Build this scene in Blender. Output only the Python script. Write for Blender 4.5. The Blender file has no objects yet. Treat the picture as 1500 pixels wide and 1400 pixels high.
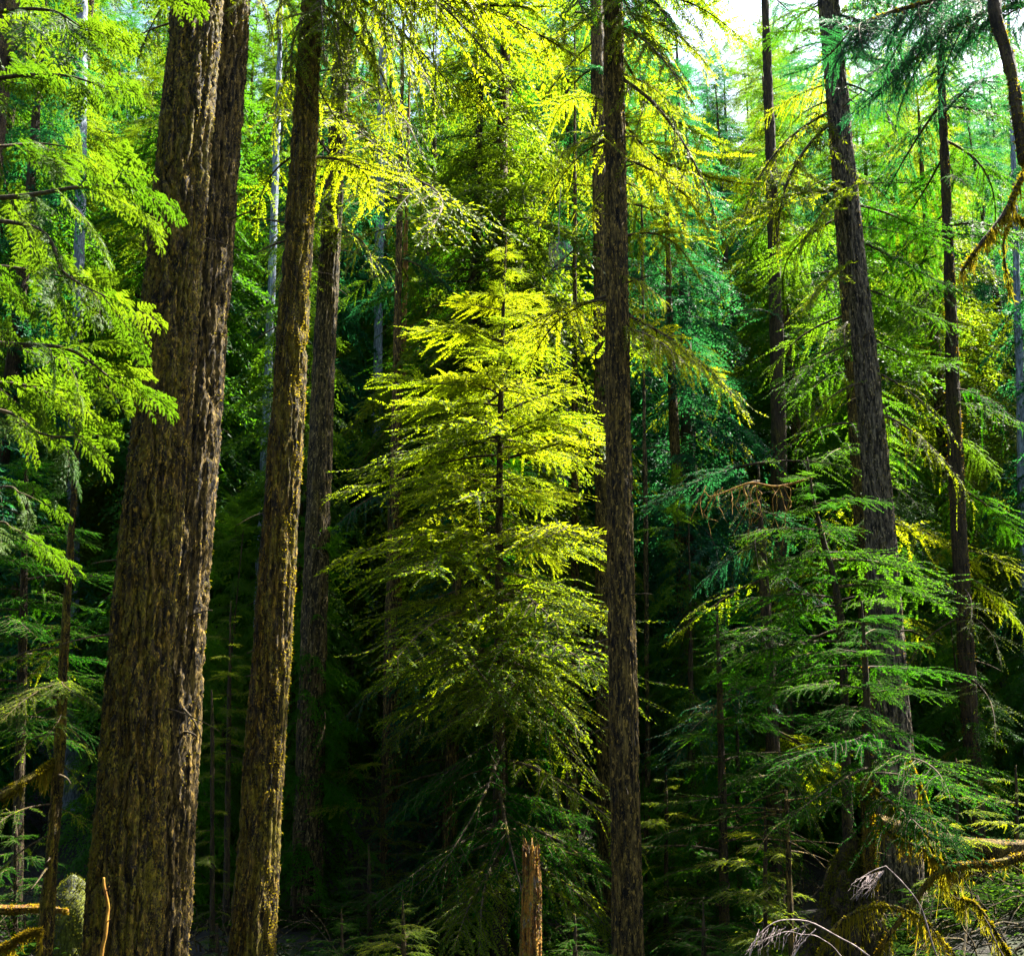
import bpy, math, random
import numpy as np
from mathutils import Vector, Matrix, Quaternion

SC = bpy.context.scene
COL = SC.collection
R = math.radians
random.seed(7)

# ------------------------------------------------------------------ camera
FPX = 1440.0                      # focal length in photograph pixels (1500 wide)
PITCH = R(13.5)
CAMZ = 4.0
cam = bpy.data.cameras.new('camera')
cam.sensor_fit = 'HORIZONTAL'
cam.sensor_width = 36.0
cam.lens = 36.0 * FPX / 1500.0
cam.clip_start = 0.05
cam.clip_end = 2000
camo = bpy.data.objects.new('camera', cam)
COL.objects.link(camo)
camo.location = (0, 0, CAMZ)
camo.rotation_euler = (R(90) + PITCH, 0, 0)
SC.camera = camo

# ------------------------------------------------------------------ sky, sun, exposure
SUN_EL, SUN_AZ = R(56), R(58)
SUN_DIR = Vector((math.sin(SUN_AZ) * math.cos(SUN_EL), math.cos(SUN_AZ) * math.cos(SUN_EL), math.sin(SUN_EL)))
world = bpy.data.worlds.new('World')
SC.world = world
world.use_nodes = True
wn = world.node_tree.nodes
wn.clear()
sky = wn.new('ShaderNodeTexSky')
sky.sky_type = 'NISHITA'
sky.sun_disc = False
sky.sun_elevation = SUN_EL
sky.sun_rotation = SUN_AZ
sky.dust_density = 2.5
sky.ozone_density = 0.4
bg = wn.new('ShaderNodeBackground')
bg.inputs['Strength'].default_value = 0.060
wo = wn.new('ShaderNodeOutputWorld')
world.node_tree.links.new(sky.outputs[0], bg.inputs[0])
world.node_tree.links.new(bg.outputs[0], wo.inputs[0])
sun = bpy.data.lights.new('sun', 'SUN')
sun.energy = 5.0
sun.angle = R(0.5)
sun.color = (1.0, 0.95, 0.84)
suno = bpy.data.objects.new('sun', sun)
COL.objects.link(suno)
suno.rotation_mode = 'QUATERNION'
suno.rotation_quaternion = SUN_DIR.to_track_quat('Z', 'Y')
suno.location = SUN_DIR * 200
SC.view_settings.view_transform = 'Standard'
SC.view_settings.look = 'None'
SC.view_settings.gamma = 1.0
SC.view_settings.exposure = 3.1
SC.view_settings.use_curve_mapping = False
SC.cycles.max_bounces = 7
SC.cycles.diffuse_bounces = 4
SC.cycles.transmission_bounces = 4
SC.cycles.use_denoising = True

# ------------------------------------------------------------------ helpers
SIN, COS = math.sin(PITCH), math.cos(PITCH)


def P(px, py, d):
    """World point seen at photograph pixel (px, py) whose ground distance ahead is d metres."""
    a, b = (px - 750) / FPX, (700 - py) / FPX
    v = Vector((a, COS - b * SIN, SIN + b * COS))
    return v * (d / v.y) + Vector((0, 0, CAMZ))


def pix(p):
    x, y, z = p[0], p[1], p[2] - CAMZ
    dep = y * COS + z * SIN
    return 750 + FPX * x / dep, 700 - FPX * (z * COS - y * SIN) / dep, dep


_prng = np.random.RandomState(5)
_perm = np.concatenate([_prng.permutation(256)] * 3)
_grad = _prng.normal(size=(256, 3))
_grad /= np.linalg.norm(_grad, axis=1)[:, None]


def noise3(p):
    p = np.asarray(p, float)
    i = np.floor(p).astype(int)
    f = p - i
    u = f * f * f * (f * (f * 6 - 15) + 10)
    i &= 255
    out = 0
    for dx in (0, 1):
        wx = u[:, 0] if dx else 1 - u[:, 0]
        for dy in (0, 1):
            wy = u[:, 1] if dy else 1 - u[:, 1]
            for dz in (0, 1):
                wz = u[:, 2] if dz else 1 - u[:, 2]
                h = _perm[_perm[_perm[i[:, 0] + dx] + i[:, 1] + dy] + i[:, 2] + dz]
                g = _grad[h]
                out = out + wx * wy * wz * (g[:, 0] * (f[:, 0] - dx) + g[:, 1] * (f[:, 1] - dy) + g[:, 2] * (f[:, 2] - dz))
    return out * 1.5


def ground_h(x, y):
    """Forest floor: a knoll under the camera, a shallow hollow, then a slope that climbs away."""
    x = np.asarray(x, float)
    y = np.asarray(y, float)
    d = np.sqrt(x * x + y * y)
    h = -0.1 + 2.5 * np.exp(-(d / 4.5) ** 2)
    t = np.clip((y - 21) / 14, 0, 1)
    h = h + np.where(y > 21, 0.42 * (y - 21) * t * (2 - t) * 1.0, 0)
    h = h - np.where(y > 130, 0.42 * (y - 130) * np.clip((y - 130) / 60, 0, 1) * 0.9, 0)
    h = h + 1.7 * np.exp(-((x - 7) / 3) ** 2 - ((y - 13) / 4) ** 2) + 1.9 * np.exp(-((x + 7) / 1.9) ** 2 - ((y - 12) / 2.5) ** 2)
    h = h - 0.03 * np.clip(x, 0, 60) * np.clip((y - 25) / 20, 0, 1) * 2
    q = np.stack([x.ravel() * 0.17, y.ravel() * 0.17, 0 * x.ravel() + 3.3], 1)
    q2 = np.stack([x.ravel() * 0.8, y.ravel() * 0.8, 0 * x.ravel() + 1.3], 1)
    n = (noise3(q) * 0.7 + noise3(q2) * 0.12).reshape(x.shape)
    return h + n * np.clip(d / 6, 0, 1)


def gz(x, y):
    return float(ground_h(np.array([x]), np.array([y]))[0])


def to_mesh(name, V, T=None, Q=None, mats=(), mi=None, smooth=False):
    """numpy vertices + triangles + quads -> mesh"""
    me = bpy.data.meshes.new(name)
    V = np.asarray(V, np.float32).reshape(-1, 3)
    T = np.zeros((0, 3), np.int32) if T is None or len(T) == 0 else np.asarray(T, np.int32)
    Q = np.zeros((0, 4), np.int32) if Q is None or len(Q) == 0 else np.asarray(Q, np.int32)
    nf = len(T) + len(Q)
    loops = np.concatenate([T.ravel(), Q.ravel()])
    starts = np.concatenate([np.arange(len(T)) * 3, len(T) * 3 + np.arange(len(Q)) * 4]).astype(np.int32)
    tot = np.concatenate([np.full(len(T), 3), np.full(len(Q), 4)]).astype(np.int32)
    me.vertices.add(len(V))
    me.vertices.foreach_set('co', V.ravel())
    me.loops.add(len(loops))
    me.loops.foreach_set('vertex_index', loops.astype(np.int32))
    me.polygons.add(nf)
    me.polygons.foreach_set('loop_start', starts)
    me.polygons.foreach_set('loop_total', tot)
    for m in mats:
        me.materials.append(m)
    if mi is not None:
        me.polygons.foreach_set('material_index', np.asarray(mi, np.int32))
    me.polygons.foreach_set('use_smooth', np.full(nf, bool(smooth)))
    me.update(calc_edges=True)
    return me


def link(name, me, parent=None, loc=(0, 0, 0), M=None, kind=None):
    o = bpy.data.objects.new(name, me)
    COL.objects.link(o)
    if parent is not None:
        o.parent = parent
    if M is not None:
        o.matrix_local = M
    else:
        o.location = loc
    if kind:
        o['kind'] = kind
    return o


def tag(o, label, cat, group=None):
    o['label'] = label
    o['category'] = cat
    if group:
        o['group'] = group
    return o


def thing(name, label, cat, loc=(0, 0, 0), group=None):
    o = bpy.data.objects.new(name, None)
    o.empty_display_size = 0.2
    COL.objects.link(o)
    o.location = loc
    return tag(o, label, cat, group)


class Acc:
    """collects pieces of geometry that become one mesh"""

    def __init__(s):
        s.V, s.T, s.Q, s.n = [], [], [], 0

    def add(s, V, T=None, Q=None):
        V = np.asarray(V, float).reshape(-1, 3)
        if T is not None and len(T):
            s.T.append(np.asarray(T) + s.n)
        if Q is not None and len(Q):
            s.Q.append(np.asarray(Q) + s.n)
        s.V.append(V)
        s.n += len(V)

    def arrays(s):
        V = np.concatenate(s.V) if s.V else np.zeros((0, 3))
        return V, (np.concatenate(s.T) if s.T else None), (np.concatenate(s.Q) if s.Q else None)

    def mesh(s, name, mat, smooth=False):
        V, T, Q = s.arrays()
        return to_mesh(name, V, T, Q, [mat] if mat else [], None, smooth)


def catmull(pts, n):
    pts = np.asarray(pts, float)
    if len(pts) < 3:
        t = np.linspace(0, 1, n)[:, None]
        return pts[0] * (1 - t) + pts[-1] * t
    p = np.vstack([2 * pts[0] - pts[1], pts, 2 * pts[-1] - pts[-2]])
    k = len(pts) - 1
    u = np.linspace(0, k - 1e-6, n)
    i = u.astype(int)
    t = (u - i)[:, None]
    a, b, c, d = p[i], p[i + 1], p[i + 2], p[i + 3]
    return 0.5 * (2 * b + (c - a) * t + (2 * a - 5 * b + 4 * c - d) * t ** 2 + (3 * b - a - 3 * c + d) * t ** 3)


def frames(C):
    T = np.gradient(C, axis=0)
    T /= np.linalg.norm(T, axis=1)[:, None] + 1e-12
    ref = np.array([0.0, 0, 1]) if abs(T[:, 2]).mean() < 0.8 else np.array([0.0, 1, 0])
    A = np.cross(np.broadcast_to(ref, T.shape), T)
    A /= np.linalg.norm(A, axis=1)[:, None] + 1e-12
    return T, A, np.cross(T, A)


def tube(acc, C, rad, ns=6, cap=True):
    C = np.asarray(C, float)
    m = len(C)
    rad = np.broadcast_to(np.asarray(rad, float), (m,))
    T, A, B = frames(C)
    th = np.arange(ns) * 2 * np.pi / ns
    V = C[:, None, :] + rad[:, None, None] * (np.cos(th)[None, :, None] * A[:, None, :] + np.sin(th)[None, :, None] * B[:, None, :])
    V = V.reshape(-1, 3)
    i = np.arange(m - 1)[:, None] * ns
    j = np.arange(ns)[None, :]
    jn = (j + 1) % ns
    Q = np.stack([i + j, i + jn, i + ns + jn, i + ns + j], -1).reshape(-1, 4)
    Tt = None
    if cap:
        V = np.vstack([V, C[-1] + T[-1] * rad[-1] * 0.5])
        b = (m - 1) * ns
        Tt = np.stack([b + np.arange(ns), b + (np.arange(ns) + 1) % ns, np.full(ns, m * ns)], 1)
    acc.add(V, Tt, Q)


def kites(acc, base, d, nrm, ln, w, fold=0.25, mid=0.45):
    """leaf-like folded kites (two triangles each)"""
    base = np.asarray(base, float)
    d = d / (np.linalg.norm(d, axis=1)[:, None] + 1e-9)
    s = np.cross(nrm, d)
    s /= np.linalg.norm(s, axis=1)[:, None] + 1e-9
    nn = np.cross(d, s)
    ln = ln[:, None]
    w = w[:, None]
    c = base + d * ln * mid - nn * w * fold
    V = np.stack([base, c + s * w * 0.5, base + d * ln, c - s * w * 0.5], 1).reshape(-1, 3)
    i = np.arange(len(base))[:, None] * 4
    T = np.concatenate([i + [0, 2, 1], i + [0, 3, 2]], 1).reshape(-1, 3)
    acc.add(V, T)


# ------------------------------------------------------------------ materials
def nodes(name):
    m = bpy.data.materials.new(name)
    m.use_nodes = True
    nt = m.node_tree
    nt.nodes.clear()
    out = nt.nodes.new('ShaderNodeOutputMaterial')
    return m, nt, out


def ramp(nt, fac, stops):
    r = nt.nodes.new('ShaderNodeValToRGB')
    el = r.color_ramp.elements
    while len(el) < len(stops):
        el.new(0.5)
    for e, (p, c) in zip(el, stops):
        e.position = p
        e.color = (*c, 1)
    nt.links.new(fac, r.inputs[0])
    return r.outputs[0]


def noise_node(nt, vec, scale, detail=4, rough=0.55):
    n = nt.nodes.new('ShaderNodeTexNoise')
    n.inputs['Scale'].default_value = scale
    n.inputs['Detail'].default_value = detail
    n.inputs['Roughness'].default_value = rough
    if vec is not None:
        nt.links.new(vec, n.inputs['Vector'])
    return n.outputs['Fac']


def mapping(nt, scale):
    tc = nt.nodes.new('ShaderNodeTexCoord')
    mp = nt.nodes.new('ShaderNodeMapping')
    mp.inputs['Scale'].default_value = scale
    nt.links.new(tc.outputs['Object'], mp.inputs['Vector'])
    return mp.outputs['Vector']


def mixc(nt, f, a, b):
    m = nt.nodes.new('ShaderNodeMix')
    m.data_type = 'RGBA'
    if isinstance(f, (int, float)):
        m.inputs[0].default_value = f
    else:
        nt.links.new(f, m.inputs[0])
    for k, v in ((6, a), (7, b)):
        if isinstance(v, tuple):
            m.inputs[k].default_value = (*v, 1)
        else:
            nt.links.new(v, m.inputs[k])
    return m.outputs[2]


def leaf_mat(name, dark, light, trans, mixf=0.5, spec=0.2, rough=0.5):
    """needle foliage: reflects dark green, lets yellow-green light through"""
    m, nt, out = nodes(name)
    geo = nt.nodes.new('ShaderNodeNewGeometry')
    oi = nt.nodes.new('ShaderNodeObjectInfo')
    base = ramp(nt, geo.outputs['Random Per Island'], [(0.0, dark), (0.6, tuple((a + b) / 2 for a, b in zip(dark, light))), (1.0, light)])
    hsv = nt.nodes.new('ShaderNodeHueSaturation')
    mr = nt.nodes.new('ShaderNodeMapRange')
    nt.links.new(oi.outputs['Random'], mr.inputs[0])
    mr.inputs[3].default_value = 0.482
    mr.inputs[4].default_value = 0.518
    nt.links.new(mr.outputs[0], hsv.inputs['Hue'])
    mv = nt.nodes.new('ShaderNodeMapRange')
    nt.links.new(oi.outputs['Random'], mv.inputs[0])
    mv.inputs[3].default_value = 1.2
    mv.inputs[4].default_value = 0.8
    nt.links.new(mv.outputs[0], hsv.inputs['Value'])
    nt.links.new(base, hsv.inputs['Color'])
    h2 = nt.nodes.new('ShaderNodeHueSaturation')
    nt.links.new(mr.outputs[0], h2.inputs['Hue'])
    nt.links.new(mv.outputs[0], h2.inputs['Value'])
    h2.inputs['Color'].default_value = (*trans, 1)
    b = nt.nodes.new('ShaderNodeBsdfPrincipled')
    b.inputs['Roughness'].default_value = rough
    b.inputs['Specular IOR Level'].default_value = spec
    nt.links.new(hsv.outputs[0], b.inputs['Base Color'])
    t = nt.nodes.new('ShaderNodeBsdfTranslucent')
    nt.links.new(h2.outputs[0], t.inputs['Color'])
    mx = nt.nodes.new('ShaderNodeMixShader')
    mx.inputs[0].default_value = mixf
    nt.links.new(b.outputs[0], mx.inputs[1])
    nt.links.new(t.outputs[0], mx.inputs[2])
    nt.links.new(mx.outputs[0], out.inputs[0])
    return m


def bark_mat(name, c0, c1, c2, moss=(0.09, 0.075, 0.008), moss_amt=0.5, zsq=0.16, scale=22, bump=0.8, rough=0.9, fleck=None):
    """furrowed bark: long vertical plates, fine scales, moss and lichen flecks"""
    m, nt, out = nodes(name)
    v = mapping(nt, (1, 1, zsq))
    n1 = noise_node(nt, v, scale, 6, 0.7)
    col = ramp(nt, n1, [(0.43, c0), (0.52, c1), (0.64, c2)])  # near-black stop paints furrow shade into the bark colour
    v2 = mapping(nt, (1, 1, 0.55))
    n2 = noise_node(nt, v2, 3.5, 5, 0.75)
    n3 = noise_node(nt, v2, 60, 2, 0.6)
    n4 = noise_node(nt, mapping(nt, (1, 1, 0.35)), 28, 3, 0.7)
    if fleck:
        fm = nt.nodes.new('ShaderNodeMapRange')
        nt.links.new(n4, fm.inputs[0])
        fm.inputs[1].default_value = 0.58
        fm.inputs[2].default_value = 0.62
        col = mixc(nt, fm.outputs[0], col, fleck)
    ad = nt.nodes.new('ShaderNodeMath')
    ad.operation = 'MULTIPLY_ADD'
    nt.links.new(n3, ad.inputs[0])
    ad.inputs[1].default_value = 0.9
    nt.links.new(n2, ad.inputs[2])
    lo = 1.20 - 0.5 * moss_amt
    mk = nt.nodes.new('ShaderNodeMapRange')
    nt.links.new(ad.outputs[0], mk.inputs[0])
    mk.inputs[1].default_value = lo
    mk.inputs[2].default_value = lo + 0.10
    mcol = ramp(nt, n4, [(0.35, tuple(a * 0.3 for a in moss)), (0.65, tuple(min(1, a * 1.7) for a in moss))])
    c = mixc(nt, mk.outputs[0], col, mcol)
    b = nt.nodes.new('ShaderNodeBsdfPrincipled')
    b.inputs['Roughness'].default_value = rough
    b.inputs['Specular IOR Level'].default_value = 0.25
    nt.links.new(c, b.inputs['Base Color'])
    nrm = None
    for h, dist in ((n1, 0.05), (n4, 0.03), (n3, 0.015)):
        bm = nt.nodes.new('ShaderNodeBump')
        bm.inputs['Strength'].default_value = bump
        bm.inputs['Distance'].default_value = dist
        nt.links.new(h, bm.inputs['Height'])
        if nrm is not None:
            nt.links.new(nrm, bm.inputs['Normal'])
        nrm = bm.outputs[0]
    nt.links.new(nrm, b.inputs['Normal'])
    nt.links.new(b.outputs[0], out.inputs[0])
    return m


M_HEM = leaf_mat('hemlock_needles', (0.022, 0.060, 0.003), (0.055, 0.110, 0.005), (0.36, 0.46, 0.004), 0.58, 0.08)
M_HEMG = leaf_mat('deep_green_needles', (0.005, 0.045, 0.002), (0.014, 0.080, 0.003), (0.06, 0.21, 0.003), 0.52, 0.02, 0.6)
M_CED = leaf_mat('cedar_sprays', (0.016, 0.070, 0.003), (0.060, 0.115, 0.004), (0.105, 0.20, 0.004), 0.52)
M_YEL = leaf_mat('sunlit_yellow_needles', (0.045, 0.070, 0.003), (0.080, 0.105, 0.004), (0.30, 0.37, 0.004), 0.58, 0.08)  # yellow of sunlit boughs put into the needle colour
M_FARG = leaf_mat('fir_needles_green', (0.010, 0.050, 0.005), (0.028, 0.085, 0.008), (0.10, 0.24, 0.005), 0.54, 0.08)
M_FARB = leaf_mat('fir_needles_blue_green', (0.004, 0.042, 0.022), (0.012, 0.070, 0.040), (0.022, 0.15, 0.034), 0.52, 0.1)  # haze and sky blue of far trees put into the needles
M_FARY = leaf_mat('fir_needles_olive', (0.028, 0.052, 0.004), (0.055, 0.080, 0.005), (0.16, 0.25, 0.005), 0.55, 0.08)
M_MOSS = leaf_mat('moss_tufts', (0.060, 0.052, 0.004), (0.115, 0.090, 0.006), (0.42, 0.31, 0.005), 0.5, 0.1, 0.9)
M_LICH = leaf_mat('hanging_moss', (0.050, 0.044, 0.006), (0.110, 0.088, 0.010), (0.36, 0.30, 0.010), 0.58, 0.1, 0.9)
M_BARK1 = bark_mat('mossy_fir_bark', (0.004, 0.0025, 0.001), (0.034, 0.021, 0.003), (0.13, 0.078, 0.008), moss=(0.100, 0.078, 0.004), moss_amt=0.5, fleck=(0.26, 0.155, 0.014))
M_BARK2 = bark_mat('brown_fir_bark', (0.003, 0.002, 0.001), (0.046, 0.030, 0.008), (0.18, 0.118, 0.028), moss=(0.085, 0.055, 0.006), moss_amt=0.35, fleck=(0.27, 0.17, 0.035))
M_BARK3 = bark_mat('grey_hemlock_bark', (0.004, 0.003, 0.0015), (0.030, 0.021, 0.007), (0.11, 0.076, 0.026), moss=(0.08, 0.062, 0.008), moss_amt=0.3, fleck=(0.20, 0.145, 0.055))
M_BARK6 = bark_mat('sunlit_fir_bark', (0.006, 0.005, 0.004), (0.058, 0.045, 0.030), (0.19, 0.15, 0.10), moss=(0.08, 0.062, 0.008), moss_amt=0.25, fleck=(0.24, 0.18, 0.10))  # grey bark copied lighter, the lit tone put into its colour
M_BARKD = bark_mat('dark_bark', (0.010, 0.007, 0.004), (0.035, 0.022, 0.011), (0.07, 0.045, 0.02), moss=(0.06, 0.05, 0.006), moss_amt=0.4)
M_BARKB = bark_mat('hazy_blue_bark', (0.10, 0.12, 0.15), (0.20, 0.24, 0.30), (0.32, 0.36, 0.42), moss=(0.08, 0.14, 0.10), moss_amt=0.1)  # distance haze put into this bluish trunk colour
M_BARKO = bark_mat('orange_rotten_wood', (0.02, 0.007, 0.002), (0.17, 0.068, 0.007), (0.36, 0.17, 0.016), moss=(0.12, 0.085, 0.008), moss_amt=0.5, scale=35, zsq=0.08, fleck=(0.10, 0.075, 0.05))
M_TWIG = bark_mat('twig_bark', (0.02, 0.014, 0.008), (0.05, 0.034, 0.018), (0.09, 0.06, 0.03), moss=(0.10, 0.08, 0.01), moss_amt=0.35, scale=30, bump=0.2)
M_PALE = bark_mat('bleached_twig', (0.10, 0.075, 0.068), (0.20, 0.155, 0.145), (0.33, 0.26, 0.25), moss_amt=0.0, scale=20, bump=0.1)
M_GOLD = bark_mat('golden_twig', (0.12, 0.05, 0.006), (0.24, 0.12, 0.012), (0.36, 0.21, 0.03), moss_amt=0.0, scale=20, bump=0.1)

# ------------------------------------------------------------------ the setting
rng = np.random.RandomState(11)


def build_ground():
    # one sheet; fine close by, coarse towards the horizon
    g = np.concatenate([-np.geomspace(900, 61, 24), np.arange(-60, 60.1, 0.6), np.geomspace(61, 900, 24)])
    gy = np.concatenate([-np.geomspace(900, 31, 24), np.arange(-30, 75.1, 0.6), np.geomspace(76, 900, 40)])
    X, Y = np.meshgrid(g, gy)
    Z = ground_h(X, Y)
    V = np.stack([X, Y, Z], -1).reshape(-1, 3)
    nx, ny = len(g), len(gy)
    i = (np.arange(ny - 1)[:, None] * nx + np.arange(nx - 1)[None, :]).ravel()
    Q = np.stack([i, i + 1, i + nx + 1, i + nx], 1)
    m, nt, out = nodes('forest_floor')
    v = mapping(nt, (1, 1, 1))
    n1 = noise_node(nt, v, 1.3, 6, 0.65)
    n2 = noise_node(nt, v, 14, 5, 0.7)
    litter = ramp(nt, n2, [(0.3, (0.005, 0.003, 0.0015)), (0.6, (0.014, 0.009, 0.005)), (0.85, (0.035, 0.024, 0.012))])
    mossc = ramp(nt, n2, [(0.3, (0.006, 0.012, 0.002)), (0.7, (0.035, 0.045, 0.005))])
    f = nt.nodes.new('ShaderNodeMapRange')
    nt.links.new(n1, f.inputs[0])
    f.inputs[1].default_value = 0.48
    f.inputs[2].default_value = 0.6
    c = mixc(nt, f.outputs[0], litter, mossc)
    b = nt.nodes.new('ShaderNodeBsdfPrincipled')
    b.inputs['Roughness'].default_value = 0.95
    nt.links.new(c, b.inputs['Base Color'])
    bm = nt.nodes.new('ShaderNodeBump')
    bm.inputs['Distance'].default_value = 0.06
    nt.links.new(n2, bm.inputs['Height'])
    nt.links.new(bm.outputs[0], b.inputs['Normal'])
    nt.links.new(b.outputs[0], out.inputs[0])
    o = link('ground', to_mesh('ground', V, None, Q, [m], None, True))
    o['kind'] = 'structure'
    o['label'] = 'dark forest floor of litter and moss rising into a hillside'


build_ground()


# ------------------------------------------------------------------ boughs
def bough_geo(seed, n_sec=22, sec_len=0.42, droop=0.30, up=0.10, hang=0.25, tl=0.050, tw=0.0085, sp=0.0135, wood=True, gaps=0.12, rad=0.012, pend=0.0, vn=0.17):
    """A flat hemlock bough one unit long along +X: limb, side shoots, needle-covered twiglets."""
    r = np.random.RandomState(seed)
    N = 14
    t = np.linspace(0, 1, N)
    wig = r.normal(size=2) * 0.09
    C = np.stack([t * (1 - 0.08 * droop), wig[0] * np.sin(t * 3.1) + wig[1] * t * t, up * t - droop * t ** 2], 1)
    wd, lf = Acc(), Acc()
    tube(wd, C, rad * (1 - 0.85 * t), 6)
    B, D, NN, LN, W = [], [], [], [], []

    def shoots(S, t0, scale, dn):
        """needle twiglets along a side shoot S"""
        L = np.linalg.norm(np.diff(S, axis=0), axis=1).sum()
        k = max(3, int(L / sp))
        s = np.clip((np.arange(k) + r.uniform(-0.3, 0.3, k)) / k + 0.04, 0.02, 1)
        idx = s * (len(S) - 1.001)
        i = idx.astype(int)
        f = (idx - i)[:, None]
        p = S[i] * (1 - f) + S[np.minimum(i + 1, len(S) - 1)] * f
        tg = S[np.minimum(i + 1, len(S) - 1)] - S[i]
        tg /= np.linalg.norm(tg, axis=1)[:, None] + 1e-9
        lat = np.cross(np.array([0, 0, 1.0]), tg)
        lat /= np.linalg.norm(lat, axis=1)[:, None] + 1e-9
        for sd in (-1, 1):
            d = tg * 0.75 + lat * sd * (0.8 + r.normal(0, 0.25, k))[:, None]
            d[:, 2] += r.normal(0, 0.26, k) - 0.12 - pend * r.uniform(0.3, 1, k)
            B.append(p)
            D.append(d)
            n = np.stack([r.normal(0, 0.35, k), r.normal(0, 0.35, k), np.ones(k)], 1)
            NN.append(n)
            LN.append(tl * scale * (1 - 0.55 * s) * r.uniform(0.7, 1.25, k))
            W.append(tw * r.uniform(0.8, 1.25, k))
        B.append(S[-1:])
        D.append(S[-1:] - S[-2:-1])
        NN.append(np.array([[0, 0, 1.0]]))
        LN.append(np.array([tl * scale * 0.7]))
        W.append(np.array([tw]))

    for k in range(n_sec):
        tt = 0.10 + 0.88 * (k + r.uniform(-0.6, 0.6)) / n_sec
        tt = min(max(tt, 0.06), 0.985)
        for sd in (-1, 1):
            if r.uniform() < gaps:
                continue
            i = int(tt * (N - 1.001))
            f = tt * (N - 1.001) - i
            base = C[i] * (1 - f) + C[i + 1] * f
            tg = C[i + 1] - C[i]
            tg /= np.linalg.norm(tg)
            prof = min(1.0, (tt / 0.30) ** 0.7) * (1 - tt) ** 0.75 + 0.06
            L = sec_len * prof * r.choice([0.45, 0.7, 0.9, 1.1, 1.35]) * r.uniform(0.85, 1.15)
            ang = R(66 - 26 * tt + r.normal(0, 11))
            d = np.array([math.cos(ang), sd * math.sin(ang), 0.0])
            d[2] = tg[2] * 0.6 + r.normal(0, vn)
            q = np.linspace(0, 1, 6)[:, None]
            S = base + d * q * L + np.array([r.normal(0.15, 0.2), r.normal(0, 0.12), 0]) * q ** 2 * L + np.array([0, 0, 1]) * r.normal(0, 0.06) * np.sin(q * 6) * L + np.array([0, 0, -1.0]) * (hang * r.uniform(0.25, 1.7)) * L * q ** 2
            if wood:
                tube(wd, S[::1], rad * 0.36 * (1 - tt * 0.5) * (1 - 0.8 * q[:, 0]), 3, False)
            shoots(S, tt, 0.55 + 0.45 * (1 - tt), 0)
    # needles straight on the limb's outer part
    shoots(C[int(N * 0.45):], 0, 0.8, 0)
    kites(lf, np.concatenate(B), np.concatenate(D), np.concatenate(NN), np.concatenate(LN), np.concatenate(W))
    return wd, lf


BOUGH = {}


def make_bough_set(key, n, seed, **kw):
    out = []
    for i in range(n):
        wd, lf = bough_geo(seed + i, **kw)
        out.append((wd.mesh('limb_' + key, M_TWIG, True), lf))
    BOUGH[key] = out


make_bough_set('flat', 7, 100, n_sec=25, sec_len=0.44, droop=0.30, up=0.06, hang=0.28, vn=0.07)
make_bough_set('hang', 5, 200, n_sec=26, sec_len=0.36, droop=0.42, up=0.10, hang=0.7, pend=0.3, gaps=0.25, tw=0.0075)
make_bough_set('thin', 5, 300, n_sec=15, sec_len=0.42, droop=0.35, up=0.08, hang=0.40, gaps=0.4, sp=0.018)
_leaf_cache = {}


def leaf_mesh(key, i, mat):
    k = (key, i, mat.name)
    if k not in _leaf_cache:
        _leaf_cache[k] = BOUGH[key][i][1].mesh('needles_' + key, mat)
    return _leaf_cache[k]


def place_bough(tree, base, az, pitch, length, key, mat, rnd, roll=0.0, i=None, name='bough'):
    """limb + its foliage as part and sub-part of a tree; az from +X anticlockwise, pitch up"""
    if i is None:
        i = rnd.randrange(len(BOUGH[key]))
    rot = Matrix.Rotation(az, 4, 'Z') @ Matrix.Rotation(-pitch, 4, 'Y') @ Matrix.Rotation(roll, 4, 'X')
    M = Matrix.Translation(Vector(base) - tree.location) @ rot @ Matrix.Diagonal((length, length * rnd.uniform(0.9, 1.1), length, 1))
    b = link(name, BOUGH[key][i][0], tree, M=M)
    link('foliage', leaf_mesh(key, i, mat), b)
    return b


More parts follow.
